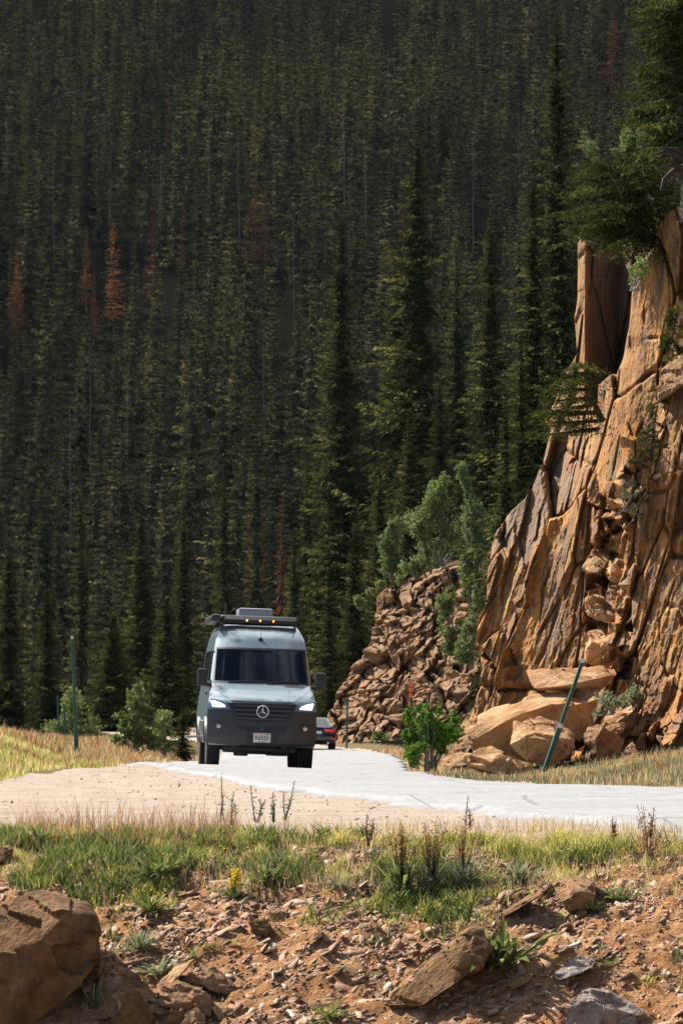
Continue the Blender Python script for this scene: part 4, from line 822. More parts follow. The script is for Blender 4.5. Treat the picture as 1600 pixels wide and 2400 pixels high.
# reddish grass stalks at the top edge of the bank
n = 1300; px = g.uniform(40, 560, n); x0 = (px-800)/FPX*34.9; P = g.uniform(34.3, 35.7, n); Y = P-bank_shift(x0); x = x0; z = np.where(P < 35.1, bank_z(x, np.minimum(P, 35.1)-bank_shift(x)), H(x, Y))
grass_obj('red_grass', blades(x, Y, z, g.uniform(.08, .30, n), g.uniform(.003, .005, n), .45, g), np.clip(.25+.2*g.normal(size=n), 0, 1), M['drygrass'], 'tall thin reddish grass stalks at the edge of the gravel pullout')
n = 15000; x = g.uniform(-4, 4.5, n); P = 33.6+2.3*g.random(n)**1.3+.15*fbm(x*2, x*0, None, 58, 3); Y = P-bank_shift(x); z = np.where(P < 35.1, bank_z(x, np.minimum(P, 35.1)-bank_shift(x)), H(x, Y))
grass_obj('dry_grass', blades(x, Y, z, g.uniform(.05, .14, n), g.uniform(.003, .006, n), .5, g), np.clip(.7+.2*g.normal(size=n), 0, 1), M['drygrass'], 'straw coloured grass along the edge of the gravel pullout')
# yellow flowers scattered in the grass
x, Y, z, px, py = bank_sample(5200, g=g); k = fbm(x*1.5, Y*1.2, None, 74, 2)+.3*(px > 700) > .22; x, Y, z = x[k], Y[k], z[k]; n = len(x)
C = np.stack([x, Y, z+g.uniform(.05, .11, n)], -1); d = g.normal(size=(n, 3)); d /= np.linalg.norm(d, axis=1)[:, None]
tag(quads_obj('yellow_flowers', spray_quads(C, d, np.full(n, .016), np.full(n, .014), g.uniform(-1, 1, n), 0), np.repeat(g.random(n), 4), M['petal']), 'tiny yellow flowers dotted through the grass of the bank', 'flowers', kind='stuff')
# verge at left: green in front, dry and reddish on the mound
def verge(n, xr_, yr_, cond, hlo, hhi, wlo, whi, base, seed, bend=.5):
    g = np.random.default_rng(seed); x = g.uniform(*xr_, n); Y = g.uniform(*yr_, n); k = cond(x, Y, g); x, Y = x[k], Y[k]; m = len(x)
    return blades(x, Y, H(x, Y), g.uniform(hlo, hhi, m)*(.75+.4*fbm(x, Y*.5, None, seed, 2)), g.uniform(wlo, whi, m), bend, g), np.clip(base+.22*g.normal(size=m)+.3*fbm(x*.8, Y*.4, None, seed+1, 2), 0, 1)
lv = lambda x, Y, g: (x < -4.4+.65*smooth((Y-62)/33)+.2*fbm(Y*.25, x*.3, None, 5, 2)) & (x < np.interp(Y, LP[:, 1], LP[:, 0])-.5)
V, v = verge(46000, (-11, -3.2), (66, 121), lambda x, Y, g: lv(x, Y, g) & (g.random(len(x)) < .25+.75*smooth((Y-80)/20+.5*fbm(x*.6, Y*.2, None, 9, 2))), .06, .26, .012, .028, .38, 81)
grass_obj('verge_dry_grass', V, v, M['drygrass'], 'dry reddish grass covering the verge left of the road')
V, v = verge(62000, (-9, -3.2), (60, 118), lambda x, Y, g: lv(x, Y, g) & (g.random(len(x)) < 1-.85*smooth((Y-84)/16+.6*fbm(x*.6, Y*.2, None, 12, 2))), .05, .16, .012, .026, .45, 82)
grass_obj('verge_green_grass', V, v, M['grass'], 'green and yellow grass on the near side of the left verge')
rv = lambda x, Y, g: (x > np.interp(Y, RP[:, 1], RP[:, 0])+.18+.2*fbm(Y*.7, x, None, 15, 2))
V, v = verge(15000, (1.2, 8), (50, 100), lambda x, Y, g: rv(x, Y, g) & (fbm(x*1.5, Y*.7, None, 16, 3) > -.25), .04, .2, .010, .02, .5, 83)
grass_obj('roadside_dry_grass', V, v, M['drygrass'], 'dry grass on the strip between the road and the cliff')
V, v = verge(22000, (1.2, 8), (50, 100), lambda x, Y, g: rv(x, Y, g) & (fbm(x*1.5, Y*.7, None, 19, 3) > .0), .04, .17, .012, .026, .4, 84)
grass_obj('roadside_green_weeds', V, v, M['sage'], 'green weeds on the strip between the road and the cliff')
V, v = verge(9000, (1.3, 7), (100, 210), lambda x, Y, g: x > np.interp(Y, RP[:, 1], RP[:, 0])+.1, .08, .3, .02, .045, .5, 85)
grass_obj('far_verge_grass', V, v, M['drygrass'], 'pale grass along the far right edge of the road by the outcrop')
V, v = verge(5000, (-7, -2.9), (103, 135), lambda x, Y, g: (x < np.interp(Y, LP[:, 1], LP[:, 0])-.15), .08, .26, .015, .03, .5, 86)
grass_obj('left_edge_grass', V, v, M['drygrass'], 'dry grass at the road edge behind the left of the van')
# leafy plants standing on the slope, each a thing
def plant(name, label, px, py, hpx, nl_, width_, mat, seed, spread=1.0, cat='plant', seeds=0, seedmat='seed', upright=.5):
    nl, width = int(nl_*1.9), width_*.62; g = np.random.default_rng(seed); x, Y, z = hit(px, py); s = Y/FPX; L = hpx*s*1.3
    e = tag(empty(name, (x, Y, z)), label, cat, 'leafy plants on the foreground slope')
    az = g.uniform(0, 6.28, nl); el = np.clip(g.normal(upright, .3, nl), .05, 1.3)*1.2; le = L*g.uniform(.35, 1.1, nl)
    d = np.stack([np.cos(az)*np.cos(el)*spread, np.sin(az)*np.cos(el)*spread, np.sin(el)], -1); sd_ = np.stack([-np.sin(az), np.cos(az), g.normal(size=nl)*.3], -1)*(le*width)[:, None]
    B = g.normal(size=(nl, 3))*L*.10*spread; B[:, 2] = 0
    m1 = B+d*(le*.4)[:, None]; m2 = B+d*(le*.75)[:, None]; m2[:, 2] -= le*.06; tp = B+d*le[:, None]; tp[:, 2] -= le*.2
    V = np.stack([B, m1-sd_*.8, m1+sd_*.8, m2-sd_*.7, m2+sd_*.7, tp], 1); i = np.arange(nl)[:, None]*6
    mk('leaves', V.reshape(-1, 3), [i+np.array([1, 2, 4, 3]), np.concatenate([i+np.array([0, 2, 1]), i+np.array([3, 4, 5])])], M[mat], e, False, {'var': np.repeat(np.clip(.5+.22*g.normal(size=nl), 0, 1), 6)})
    if seeds:
        st = MB(); 
        for k in range(seeds):
            a = g.uniform(0, 6.28); r_ = g.random()*L*.35*spread; tp_ = np.array([math.cos(a)*r_, math.sin(a)*r_, L*g.uniform(.8, 1.45)])
            st.tube([(0, 0, 0), tuple(tp_*np.array([.5, .5, .55])), tuple(tp_)], [.003, .0025, .0015], 4)
            m = 16; t_ = g.uniform(.55, 1.02, m); C = tp_[None]*t_[:, None]+g.normal(size=(m, 3))*.012
            dd = g.normal(size=(m, 3)); dd /= np.linalg.norm(dd, axis=1)[:, None]
            quads_obj('flower_head', spray_quads(C, dd, g.uniform(.012, .028, m), g.uniform(.008, .016, m), g.uniform(-1, 1, m), .1), np.repeat(g.random(m), 4), M[seedmat], e)
        st.build('stems', M['rootwood'] if seedmat == 'seed' else M['palebark'], e)
    return e
for a in [
 ('leafy_plant', 'large green leafy plant right of the slanting wedge boulder', 1170, 2272, 120, 70, .085, 'herb', 1, 1.0, 'plant', 6, 'seed', .62),
 ('leafy_plant', 'broad green leafy plant highest on the slope left of centre', 372, 2062, 72, 60, .10, 'herb', 2, 1.2),
 ('leafy_plant', 'green leafy plant right below the broad highest one', 352, 2150, 66, 36, .11, 'herb', 3),
 ('grassy_plant', 'narrow-leaved grey-green tuft in the middle of the plant column at left', 325, 2232, 66, 60, .05, 'sage', 4, .9),
 ('leafy_plant', 'small leafy plant above the stone cluster', 372, 2296, 58, 32, .12, 'sage', 5, 1.1),
 ('dry_plant', 'dry pale plant with many seed heads beside the huge corner boulder', 225, 2370, 90, 26, .05, 'sage', 6, .7, 'plant', 22, 'seed', .8),
 ('flowering_plant', 'low plant dotted with yellow flowers left of centre', 548, 2108, 40, 70, .06, 'herb', 7, 1.2, 'plant', 18, 'petal', .6),
 ('leafy_plant', 'tiny green leafy plant alone on the dirt above the stone cluster', 455, 2246, 28, 14, .13, 'herb', 8),
 ('leafy_plant', 'small green weed at the bottom edge below the flat reddish rock', 775, 2398, 48, 40, .09, 'herb', 9, 1.2),
 ('leafy_plant', 'tiny flat green weed left of the wedge boulder', 905, 2215, 30, 26, .12, 'herb', 10, 1.4, 'plant', 0, 'seed', .3),
 ('leafy_plant', 'small green weed beneath the squared tan rock', 1385, 2142, 34, 40, .10, 'herb', 11, 1.3, 'plant', 0, 'seed', .4),
 ('leafy_plant', 'dark green weed right of the squared tan rock', 1435, 2112, 46, 50, .09, 'herb', 12, 1.3, 'plant', 0, 'seed', .45),
 ('grassy_plant', 'thin yellow-green weed low at the right side of the slope', 1520, 2310, 44, 22, .05, 'grass', 13, 1.0),
 ('grassy_plant', 'thin green sprig near the right edge of the slope', 1585, 2260, 52, 14, .05, 'herb', 14, .7),
 ('leafy_plant', 'bushy green plant at the edge of the bank, left of centre', 470, 1992, 52, 110, .05, 'herb', 15, 1.3, 'plant', 0, 'seed', .6),
 ('seeding_plant', 'brown-topped plant on the left of the weedy patch right of centre', 940, 2096, 92, 60, .06, 'herb', 16, .9, 'plant', 22, 'seed', .8),
 ('seeding_plant', 'brown-topped plant in the middle of the weedy patch right of centre', 1010, 2100, 92, 60, .06, 'sage', 17, .9, 'plant', 24, 'seed', .8),
 ('seeding_plant', 'brown-topped plant at the right end of the weedy patch', 1085, 2085, 80, 60, .06, 'sage', 18, .9, 'plant', 14, 'seed', .8),
 ('leafy_plant', 'green leafy plant at the front foot of the weedy patch', 935, 2130, 66, 60, .07, 'herb', 19, 1.0),
 ('leafy_plant', 'pale leafy plant at the right foot of the weedy patch', 1215, 2075, 62, 50, .08, 'sage', 20, 1.0, 'plant', 0, 'seed', .7),
 ('leafy_plant', 'leafy weed growing from the dirt under the bank edge at centre', 625, 2075, 56, 50, .09, 'herb', 21, 1.1),
 ('leafy_plant', 'grey weed on the dirt right of the leafy weed at centre', 790, 2085, 46, 40, .07, 'sage', 22, 1.0),
 ('leafy_plant', 'leafy plant at the left edge of the bank beside the half hidden rock', 85, 1985, 60, 60, .09, 'herb', 24, 1.2),
 ('grassy_plant', 'rust-tinted tuft at the right end of the bank', 1520, 2010, 66, 70, .04, 'drygrass', 25, 1.0, 'plant', 10, 'seed', .8),
]: plant(*a)
gw_ = random.Random(12)
for k in range(18):
    w_ = plant('small_weed', 'tiny green weed, one of several dotted over the bare dirt slope', gw_.uniform(240, 1590), gw_.uniform(2130, 2380), gw_.uniform(16, 30), 12, .10, gw_.choice(['herb', 'sage', 'grass']), 100+k, 1.2, 'plant', 0, 'seed', .5); w_['group'] = 'tiny weeds on the dirt slope'
# tall dark stalks in front of the asphalt edge
def stalk(name, label, px, py, hpx, seed, mat='sage'):
    g = np.random.default_rng(seed); x, Y, z = hit(px, py); L = hpx*Y/FPX
    e = tag(empty(name, (x, Y, z)), label, 'plant', 'seed stalks at the bank edge')
    st = MB(); B, D, S = [], [], []
    for k in range(int(g.integers(2, 5))):
        tp = np.array([g.normal()*.10*L+.03*k*L, g.normal()*.1*L, L*(1 if k == 0 else g.uniform(.5, .85))]); b = np.array([g.normal()*.04*L, g.normal()*.04*L, 0])
        m_ = (b+tp)/2+np.array([g.normal()*.03*L, 0, 0]); st.tube([tuple(b), tuple(m_), tuple(tp)], [.005, .004, .002], 5)
        m = 46; t = g.random(m); t = np.where(g.random(m) < .5, .7+.32*t, t); p = b+(tp-b)*t[:, None]+np.array([m_-(b+tp)/2])*(4*t*(1-t))[:, None]
        B.append(p+g.normal(size=(m, 3))*.004); a = g.uniform(0, 6.28, m); D.append(np.stack([np.cos(a), np.sin(a), .8+.5*g.normal(size=m)], -1)); S.append(np.where(t > .72, .02, .038)*g.uniform(.6, 1.2, m))
    B, D, S = np.concatenate(B), np.concatenate(D), np.concatenate(S); D /= np.linalg.norm(D, axis=1)[:, None]
    st.build('stem', M['rootwood'], e); quads_obj('leaves', spray_quads(B, D, S, S*.3, g.uniform(-1, 1, len(B)), .2), np.repeat(g.random(len(B))*.5, 4), M[mat], e)
for k, (px, py, h_, lb) in enumerate([(522, 1930, 112, 'tall dark seed stalk at the left of the stalks before the asphalt edge'), (545, 1935, 78, 'shorter dark seed stalk beside the leftmost tall stalk'), (600, 1930, 88, 'dark branching stalk in the middle before the asphalt edge'), (668, 1925, 92, 'dark seed stalk at the right of the stalks before the asphalt edge'), (640, 1930, 70, 'low dark stalk between the middle and the right stalks'), (1095, 1955, 74, 'brownish leafy stalk at the top of the bank right of centre'), (865, 1985, 74, 'thin brown stalk on the bank above the weedy patch'), (1435, 1985, 64, 'slim stalk on the bank at the right, between the weedy patch and the edge')]):
    stalk('seed_stalk', lb, px, py, h_, 60+k, 'sage' if k < 5 else 'seed')
# ------------------------------------------------------------------ marker poles
def pole(name, label, px, py, pxt, pyt, Y=None, r=.022, discs=(), mat='polegreen', dmat='reflector', sleeve=None, group='green marker poles', dr=.04):
    x, Yg, z = hit(px, py, 40) if Y is None else (*unproj(px, py, Y)[:2], unproj(px, py, Y)[2])
    b = Vector((x, Yg, z)); tp = Vector(unproj(pxt, pyt, Yg)); e = tag(empty(name, b), label, 'marker pole', group)
    d = tp-b; s = MB().tube([-d*.06, d*.5, d], r, 8); s.build('post', M[mat], e, True)
    if sleeve: MB().tube([d*-.05, d*sleeve], r*1.45, 8).build('base_sleeve', M[mat], e, True)
    for t in discs: MB().lathe([(dr*.7, -.012), (dr, -.008), (dr, .008), (dr*.7, .012)], d*t+Vector((0, -r-.012, 0)), 'y', 18).build('reflector', M[dmat], e, True)
    return e
pole('snow_pole', 'tall green marker pole on the grassy verge at left', 180, 1774, 169, 1490, None, .028, (.985,), sleeve=.24, dr=.03)
pole('snow_pole', 'short thin green pole behind the tall left one, right of its pair', 153, 1738, 150, 1652, 112, .02)
pole('snow_pole', 'thin green pole farthest left behind the tall one', 138, 1725, 135, 1630, 118, .018)
pole('snow_pole', 'leaning green marker pole with two white reflectors by the fallen rocks', 1280, 1795, 1366, 1546, 83.6, .032, (.99, .375), sleeve=.37, dr=.042)
pole('snow_pole', 'upright green marker pole beside the dark car', 812, 1748, 814, 1632, 140, .026, ())
pole('delineator_post', 'dark post with three orange reflectors in front of the outcrop', 964, 1745, 962, 1603, 104, .02, (.985, .90, .81), 'bark', 'orangeref', None, 'orange marked posts', .044)
# ------------------------------------------------------------------ camper van
P = {}
P['paint'] = plain('blue_grey_metallic_paint', (.20, .275, .325), .30, .5, .6, .06, 4)
P['black'] = plain('black_plastic', (.018, .018, .02), .45, var=.2)
P['plastic'] = plain('dark_grey_bumper_plastic', (.042, .042, .046), .42, var=.12, sc_=5)
P['bar'] = plain('grille_bar_plastic', (.075, .075, .08), .35, var=.1)
P['rack'] = plain('black_rack_metal', (.014, .014, .016), .4, var=.2)
P['silver'] = plain('grey_aircon_shell', (.30, .31, .33), .35, .4, var=.1)
P['chrome'] = plain('chrome', (.80, .81, .83), .12, 1.0, var=.03)
P['rubber'] = plain('tyre_rubber', (.018, .018, .018), .85, var=.3, sc_=20)
P['rim'] = plain('dark_alloy', (.05, .05, .055), .35, .8)
P['amber'] = plain('amber_lamp', (1.0, .33, .04), .3, emit=2.5, var=.02)
P['drl'] = plain('headlamp_light', (1.0, .97, .95), .2, emit=4.5, var=.02)
P['fog'] = plain('fog_lamp_glass', (.55, .52, .42), .15, .5, var=.1)
P['plate'] = plain('white_plate', (.86, .83, .76), .45, var=.06)
P['plater'] = plain('red_plate_print', (.55, .12, .07), .5, var=.1)
P['plateb'] = plain('black_plate_print', (.02, .025, .03), .5, var=.05)
P['decal'] = plain('faded_tan_decal', (.36, .30, .27), .5, var=.1)
P['seat'] = plain('dark_seat_fabric', (.06, .055, .055), .9)
P['dash'] = plain('dashboard_plastic', (.045, .045, .048), .7)
P['paper'] = plain('pale_paper', (.6, .62, .6), .8)
P['skin'] = plain('skin', (.38, .21, .15), .6)
P['hair'] = plain('dark_hair', (.05, .035, .025), .8)
P['cloth'] = plain('dark_shirt_cloth', (.10, .07, .07), .95)
def glass(name, tint, rough=.02):
    t = NT(name); tr = t.new('BsdfTransparent'); tr.inputs[0].default_value = (*tint, 1); gl = t.new('BsdfGlossy'); gl.inputs['Roughness'].default_value = rough; gl.inputs[0].default_value = (.75, .87, 1, 1)
    fr = t.new('Fresnel'); fr.inputs[0].default_value = 1.52; mx = t.new('MixShader'); t.ln(fr.outputs[0], mx.inputs[0]); t.ln(tr.outputs[0], mx.inputs[1]); t.ln(gl.outputs[0], mx.inputs[2]); t.ln(mx.outputs[0], t.out.inputs[0]); return t.m
P['glass'] = glass('windscreen_glass', (.17, .20, .235)); P['lens'] = glass('clear_lens', (.92, .93, .95))
P['darkglass'] = plain('dark_side_glass', (.012, .014, .017), .06, var=.05, spec=.8)
WZ = [(.38, .95), (.5, .985), (.62, 1.005), (.85, 1.015), (1.1, 1.008), (1.3, .985), (1.58, .945), (1.9, .91), (2.25, .865), (2.45, .82), (2.6, .765), (2.70, .70), (2.76, .60)]
YZ = [(.38, .06), (.46, .0), (.6, -.02), (.85, .01), (1.0, .04), (1.2, .10), (1.26, .16), (1.36, .36), (1.48, .68), (1.58, .96), (1.9, 1.24), (2.25, 1.55), (2.45, 1.78), (2.58, 2.02), (2.68, 2.34), (2.76, 2.9)]
SZ = [(.38, .30), (.85, .27), (1.2, .22), (1.45, .20), (1.58, .22), (2.25, .2), (2.6, .2), (2.76, .1)]
ip = lambda z, T: np.interp(z, [a[0] for a in T], [a[1] for a in T])
def Fv(x, z, off=0):
    w = ip(z, WZ); return ip(z, YZ)+ip(z, SZ)*np.minimum(1, np.abs(x)/w)**3-off
def patch(polys, off=.004, step=.06, mirror=False, skirt=.02, holes=()):
    """polygons in front view (x,z) laid on the van's nose as a shell"""
    bm = bmesh.new()
    P_ = list(polys)+([[(-x, z) for x, z in p] for p in polys] if mirror else [])
    for p in P_:
        try: bm.faces.new([bm.verts.new((x, 0, z)) for x, z in p])
        except ValueError: pass
    bmesh.ops.triangulate(bm, faces=bm.faces[:])
    for c in np.arange(-1.08, 1.09, step): bmesh.ops.bisect_plane(bm, geom=bm.verts[:]+bm.edges[:]+bm.faces[:], plane_co=(c, 0, 0), plane_no=(1, 0, 0))
    for c in np.arange(.36, 2.8, step): bmesh.ops.bisect_plane(bm, geom=bm.verts[:]+bm.edges[:]+bm.faces[:], plane_co=(0, 0, c), plane_no=(0, 0, 1))
    bmesh.ops.remove_doubles(bm, verts=bm.verts[:], dist=.0008)
    bmesh.ops.recalc_face_normals(bm, faces=bm.faces[:])
    if bm.faces and sum(f.normal.y*f.calc_area() for f in bm.faces) > 0: bmesh.ops.reverse_faces(bm, faces=bm.faces[:])
    for v in bm.verts:
        w = float(ip(v.co.z, WZ)); v.co.x = max(-w, min(w, v.co.x)); v.co.y = float(Fv(v.co.x, v.co.z, off))
    if skirt:
        be = [e for e in bm.edges if len(e.link_faces) == 1]
        r = bmesh.ops.extrude_edge_only(bm, edges=be)
        for v in r['geom']:
            if isinstance(v, bmesh.types.BMVert): v.co.y += skirt
    bm.verts.index_update(); V = [v.co[:] for v in bm.verts]; F = [[v.index for v in f.verts] for f in bm.faces]; bm.free()
    return V, F
def vpart(name, polys, mat, parent, sm=True, **kw):
    V, F = patch(polys, **kw); o = mk(name, V, F, mat, parent, sm)
    if sm: o.data.set_sharp_from_angle(angle=R(50))
    return o
YV = 94.5
van = tag(empty('camper_van', (-1.49, YV, float(zroad(np.array([-1.4]), np.array([96.5]))[0])-.012), (0, R(2.0), R(3.6))), 'dark blue-grey camper van with black roof rack and lit headlamps on the road', 'camper van')
van.rotation_mode = 'ZYX'; van.rotation_euler = (0, R(2.0), R(3.6))
# body shell: nose pieces round the windscreen opening, sides with wheel arches, roof, rear
bodyV, bodyF = patch([[(-1.1, .42), (1.1, .42), (1.1, 1.585), (-1.1, 1.585)], [(-1, 1.585), (-.88, 1.60), (-.835, 2.255), (-1, 2.255)], [(1, 1.585), (1, 2.255), (.835, 2.255), (.88, 1.60)], [(-1, 2.255), (1, 2.255), (.9, 2.5), (.75, 2.66), (.6, 2.76), (-.6, 2.76), (-.75, 2.66), (-.9, 2.5)]], off=0, step=.05, skirt=0)
B = MB(); B.add(bodyV, bodyF)
WF, WR, AR, LEN = .99, 4.66, .47, 5.93
def arch(y):
    a = .45
    for c in (WF, WR):
        d = abs(y-c)
        if d < AR: a = max(a, .40+math.sqrt(AR*AR-d*d))
    return a
for sgn in (-1, 1):
    ss = np.concatenate([np.linspace(0, 1, 110)]); rows = 26; V = []
    for k in range(rows):
        for s in ss:
            y0 = .27+s*(LEN-.27); zb = arch(y0); z = zb+(2.76-zb)*k/(rows-1); w = float(ip(z, WZ))
            yf = float(Fv(w, z)); y = max(y0, yf) if s < 1 else LEN
            V.append((sgn*w, y, z))
    F = grid_faces(rows, len(ss), sgn < 0).tolist(); B.add(V, F)
rt_x = np.linspace(-.6, .6, 9); V = [(x, y, 2.76+.045*(1-(x/.6)**2)) for y in (2.85, LEN) for x in rt_x]; B.add(V, grid_faces(2, 9).tolist())
zz = np.linspace(.45, 2.76, 14); B.add([(sx*float(ip(z, WZ)), LEN, z) for z in zz for sx in (-1, 1)], grid_faces(14, 2, True).tolist())
body = B.build('body', P['paint'], van, True)
vpart('hood', [[(-.90, 1.565), (-.875, 1.49), (-.74, 1.36), (-.575, 1.262), (-.3, 1.245), (.3, 1.245), (.575, 1.262), (.74, 1.36), (.875, 1.49), (.90, 1.565)]], P['paint'], van, off=.014, skirt=.03)
cw = vpart('cowl_vent', [[(.44, 1.535), (.80, 1.525), (.82, 1.562), (.43, 1.572)]], P['black'], van, off=.02, skirt=.01)
vpart('windshield', [[(-.888, 1.59), (.888, 1.59), (.84, 2.262), (-.84, 2.262)]], P['glass'], van, off=.004, skirt=0, step=.1)
vpart('windshield_frit', [[(-.85, 2.225), (.85, 2.225), (.845, 2.262), (-.845, 2.262)], [(-.895, 1.585), (.895, 1.585), (.892, 1.62), (-.892, 1.62)], [(-.895, 1.62), (-.865, 1.62), (-.82, 2.225), (-.845, 2.225)], [(.895, 1.62), (.845, 2.225), (.82, 2.225), (.865, 1.62)]], P['black'], van, off=.009, skirt=0)
bp = vpart('bumper', [[(-1.1, 1.09), (-1.1, .56), (-.97, .45), (-.6, .42), (.6, .42), (.97, .45), (1.1, .56), (1.1, 1.09), (.585, 1.08), (.645, 1.20), (.575, 1.24), (.3, 1.228), (-.3, 1.228), (-.575, 1.24), (-.645, 1.20), (-.585, 1.08)]], P['plastic'], van, off=.012, skirt=.03, step=.05)
gr = vpart('grille', [[(-.545, 1.222), (-.30, 1.222), (.30, 1.222), (.545, 1.222), (.575, 1.15), (.50, .96), (.44, .895), (0, .88), (-.44, .895), (-.50, .96), (-.575, 1.15)]], P['black'], van, off=.022, skirt=.03, step=.05)
for z0, hw in ((1.165, .53), (1.085, .525), (1.005, .49), (.93, .445)):
    vpart('grille_bar', [[(-hw, z0-.015), (hw, z0-.015), (hw, z0+.012), (-hw, z0+.012)]], P['bar'], gr, off=.055, skirt=.04, step=.1)
tor = [(.106+.011*math.cos(a), .011*math.sin(a)) for a in np.linspace(0, 6.283, 9)]
em = MB().lathe(tor, (0, float(Fv(0, 1.066))-.075, 1.066), 'y', 36, False)
for k in range(3):
    a = math.pi/2+k*2.0944; c = (0, float(Fv(0, 1.066))-.075, 1.066); q = lambda r, t, dy: (c[0]+r*math.cos(t), c[1]+dy, c[2]+r*math.sin(t))
    em.add([q(.104, a, 0), q(.022, a+1.047, 0), q(.0, a, -.014), q(.022, a-1.047, 0), q(.0, a, .01)], [[0, 1, 2], [0, 2, 3], [0, 4, 1], [0, 3, 4]])
em.build('star_emblem', P['chrome'], gr, True)
vpart('lower_grille', [[(-.50, .815), (-.2, .79), (.2, .79), (.50, .815), (.42, .715), (-.42, .715)]], P['black'], van, off=.016, skirt=0)
MB().box(-.045, .045, -.04, .02, .72, .79, .008).build('sensor', P['plastic'], van)
for sgn in (-1, 1):
    hp = [(.965*sgn, 1.285), (.85*sgn, 1.268), (.66*sgn, 1.208), (.60*sgn, 1.10), (.93*sgn, 1.108)]
    hl = vpart('headlight', [hp], P['silver'], van, off=.018, skirt=.03, step=.05)
    vpart('headlight_lens', [hp], P['lens'], hl, off=.03, skirt=.01, step=.05)
    vpart('daytime_lamp', [[(.95*sgn, 1.24), (.84*sgn, 1.225), (.72*sgn, 1.17), (.69*sgn, 1.135), (.91*sgn, 1.13)]], P['drl'], hl, off=.024, skirt=0, step=.05)
    fx = .80*sgn; fy = float(Fv(fx, .77))
    fo_ = MB().lathe([(.052, .03), (.052, -.02), (.044, -.026)], (fx, fy, .77), 'y', 20).build('fog_lamp', P['black'], van, True)
    MB().lathe([(.043, .0), (.040, -.018), (.02, -.024)], (fx, fy-.012, .77), 'y', 20).build('fog_lens', P['fog'], fo_, True)
    vpart('fog_recess', [[(.92*sgn, .86), (.80*sgn, .875), (.66*sgn, .82), (.70*sgn, .80), (.80*sgn, .845), (.91*sgn, .835)]], P['black'], van, off=.018, skirt=0, step=.05)
    # mirrors
    mm = MB().box(sgn*1.10-.095, sgn*1.10+.095, .93, 1.10, 1.51, 1.83, .035).build('side_mirror', P['black'], van, True)
    MB().box(sgn*.99-.07, sgn*.99+.07, .98, 1.05, 1.50, 1.57, .015).build('mirror_arm', P['black'], mm, True)
    # side windows: front door pane and two rear panes, proud of the wall
    for (ya, yb, za, zb_) in ((1.42, 2.35, 1.62, 2.18), (2.65, 3.9, 1.66, 2.2), (4.1, 5.5, 1.66, 2.2)):
        V = [(sgn*(float(ip(z, WZ))+.006), y+(.45*(z-za) if ya < 2 and y == ya else 0), z) for z in np.linspace(za, zb_, 5) for y in (ya, yb)]
        n_ = len(V); V2 = V+[(v[0]-sgn*.02, v[1], v[2]) for v in V]
        f = grid_faces(5, 2, sgn < 0).tolist(); per = [0, 2, 4, 6, 8, 9, 7, 5, 3, 1]; f += [[per[i], per[(i+1) % 10], per[(i+1) % 10]+n_, per[i]+n_] for i in range(10)]
        mk('side_window', V2, f, P['darkglass'], van)
    mk('trim_strip', [(sgn*(float(ip(z, WZ))+d), y, z) for y in (1.5, 4.1) for z, d in ((.72, .0), (.74, .022), (.86, .022), (.88, .0))], grid_faces(2, 4, sgn > 0).tolist(), P['plastic'], van)
    MB().box(sgn*.985-.03, sgn*.985+.03, 1.62, 1.80, 1.36, 1.40, .012).build('door_handle', P['black'], van, True)
    # arch flares
    for c in (WF, WR):
        V = []
        for a in np.linspace(.05, math.pi-.05, 22):
            for rr_, dx in ((AR-.01, .0), (AR-.01, .035), (AR+.07, .03), (AR+.08, .0)):
                z = .40+rr_*math.sin(a); V.append((sgn*(float(ip(z, WZ))+dx), c-rr_*math.cos(a), z))
        mk('wheel_arch', V, grid_faces(22, 4, sgn > 0).tolist(), P['plastic'], van, True)
    for c in (WF, WR):
        x0 = sgn*.865; wh = tag(empty('wheel', (x0, c, .395)), None); wh.parent = van
        MB().lathe([(.24, -.115), (.30, -.128), (.375, -.122), (.392, -.10), (.395, 0), (.392, .10), (.375, .122), (.30, .128), (.24, .115)], (0, 0, 0), 'x', 44).build('tyre', P['rubber'], wh, True)
        tr_ = MB()
        for i in range(44):
            a = 6.283*i/44
            for dx in (-.08, -.027, .027, .08):
                b_ = a+(.05 if dx in (-.027, .08) else 0)
                q = lambda r, t, x: (x, r*math.cos(t), r*math.sin(t)); w_ = .045
                tr_.add([q(.394, b_-w_, dx-.021), q(.394, b_+w_, dx-.021), q(.394, b_+w_, dx+.021), q(.394, b_-w_, dx+.021), q(.403, b_-w_*.9, dx-.018), q(.403, b_+w_*.9, dx-.018), q(.403, b_+w_*.9, dx+.018), q(.403, b_-w_*.9, dx+.018)], [[4, 5, 6, 7], [0, 1, 5, 4], [1, 2, 6, 5], [2, 3, 7, 6], [3, 0, 4, 7]])
        tr_.build('tread', P['rubber'], wh)
        rm = MB().lathe([(.05, sgn*.075), (.06, sgn*.095), (.2, sgn*.075), (.235, sgn*.11), (.245, sgn*.115), (.245, sgn*-.1), (.1, sgn*-.06)], (0, 0, 0), 'x', 32)
        rm.build('rim', P['rim'], wh, True)
pl = MB().box(-.29, .29, -.055, 0, .47, .69, .01).build('plate_holder', P['black'], van)
lp = MB().box(-.16, .16, -.063, -.05, .492, .667, .006).build('license_plate', P['plate'], van)
MB().box(-.145, .02, -.0655, -.06, .640, .654).build('plate_print', P['plater'], lp); MB().box(.05, .145, -.0655, -.06, .640, .654).build('plate_print', P['plateb'], lp); MB().box(-.075, .075, -.0655, -.06, .503, .513).build('plate_print', P['plateb'], lp)
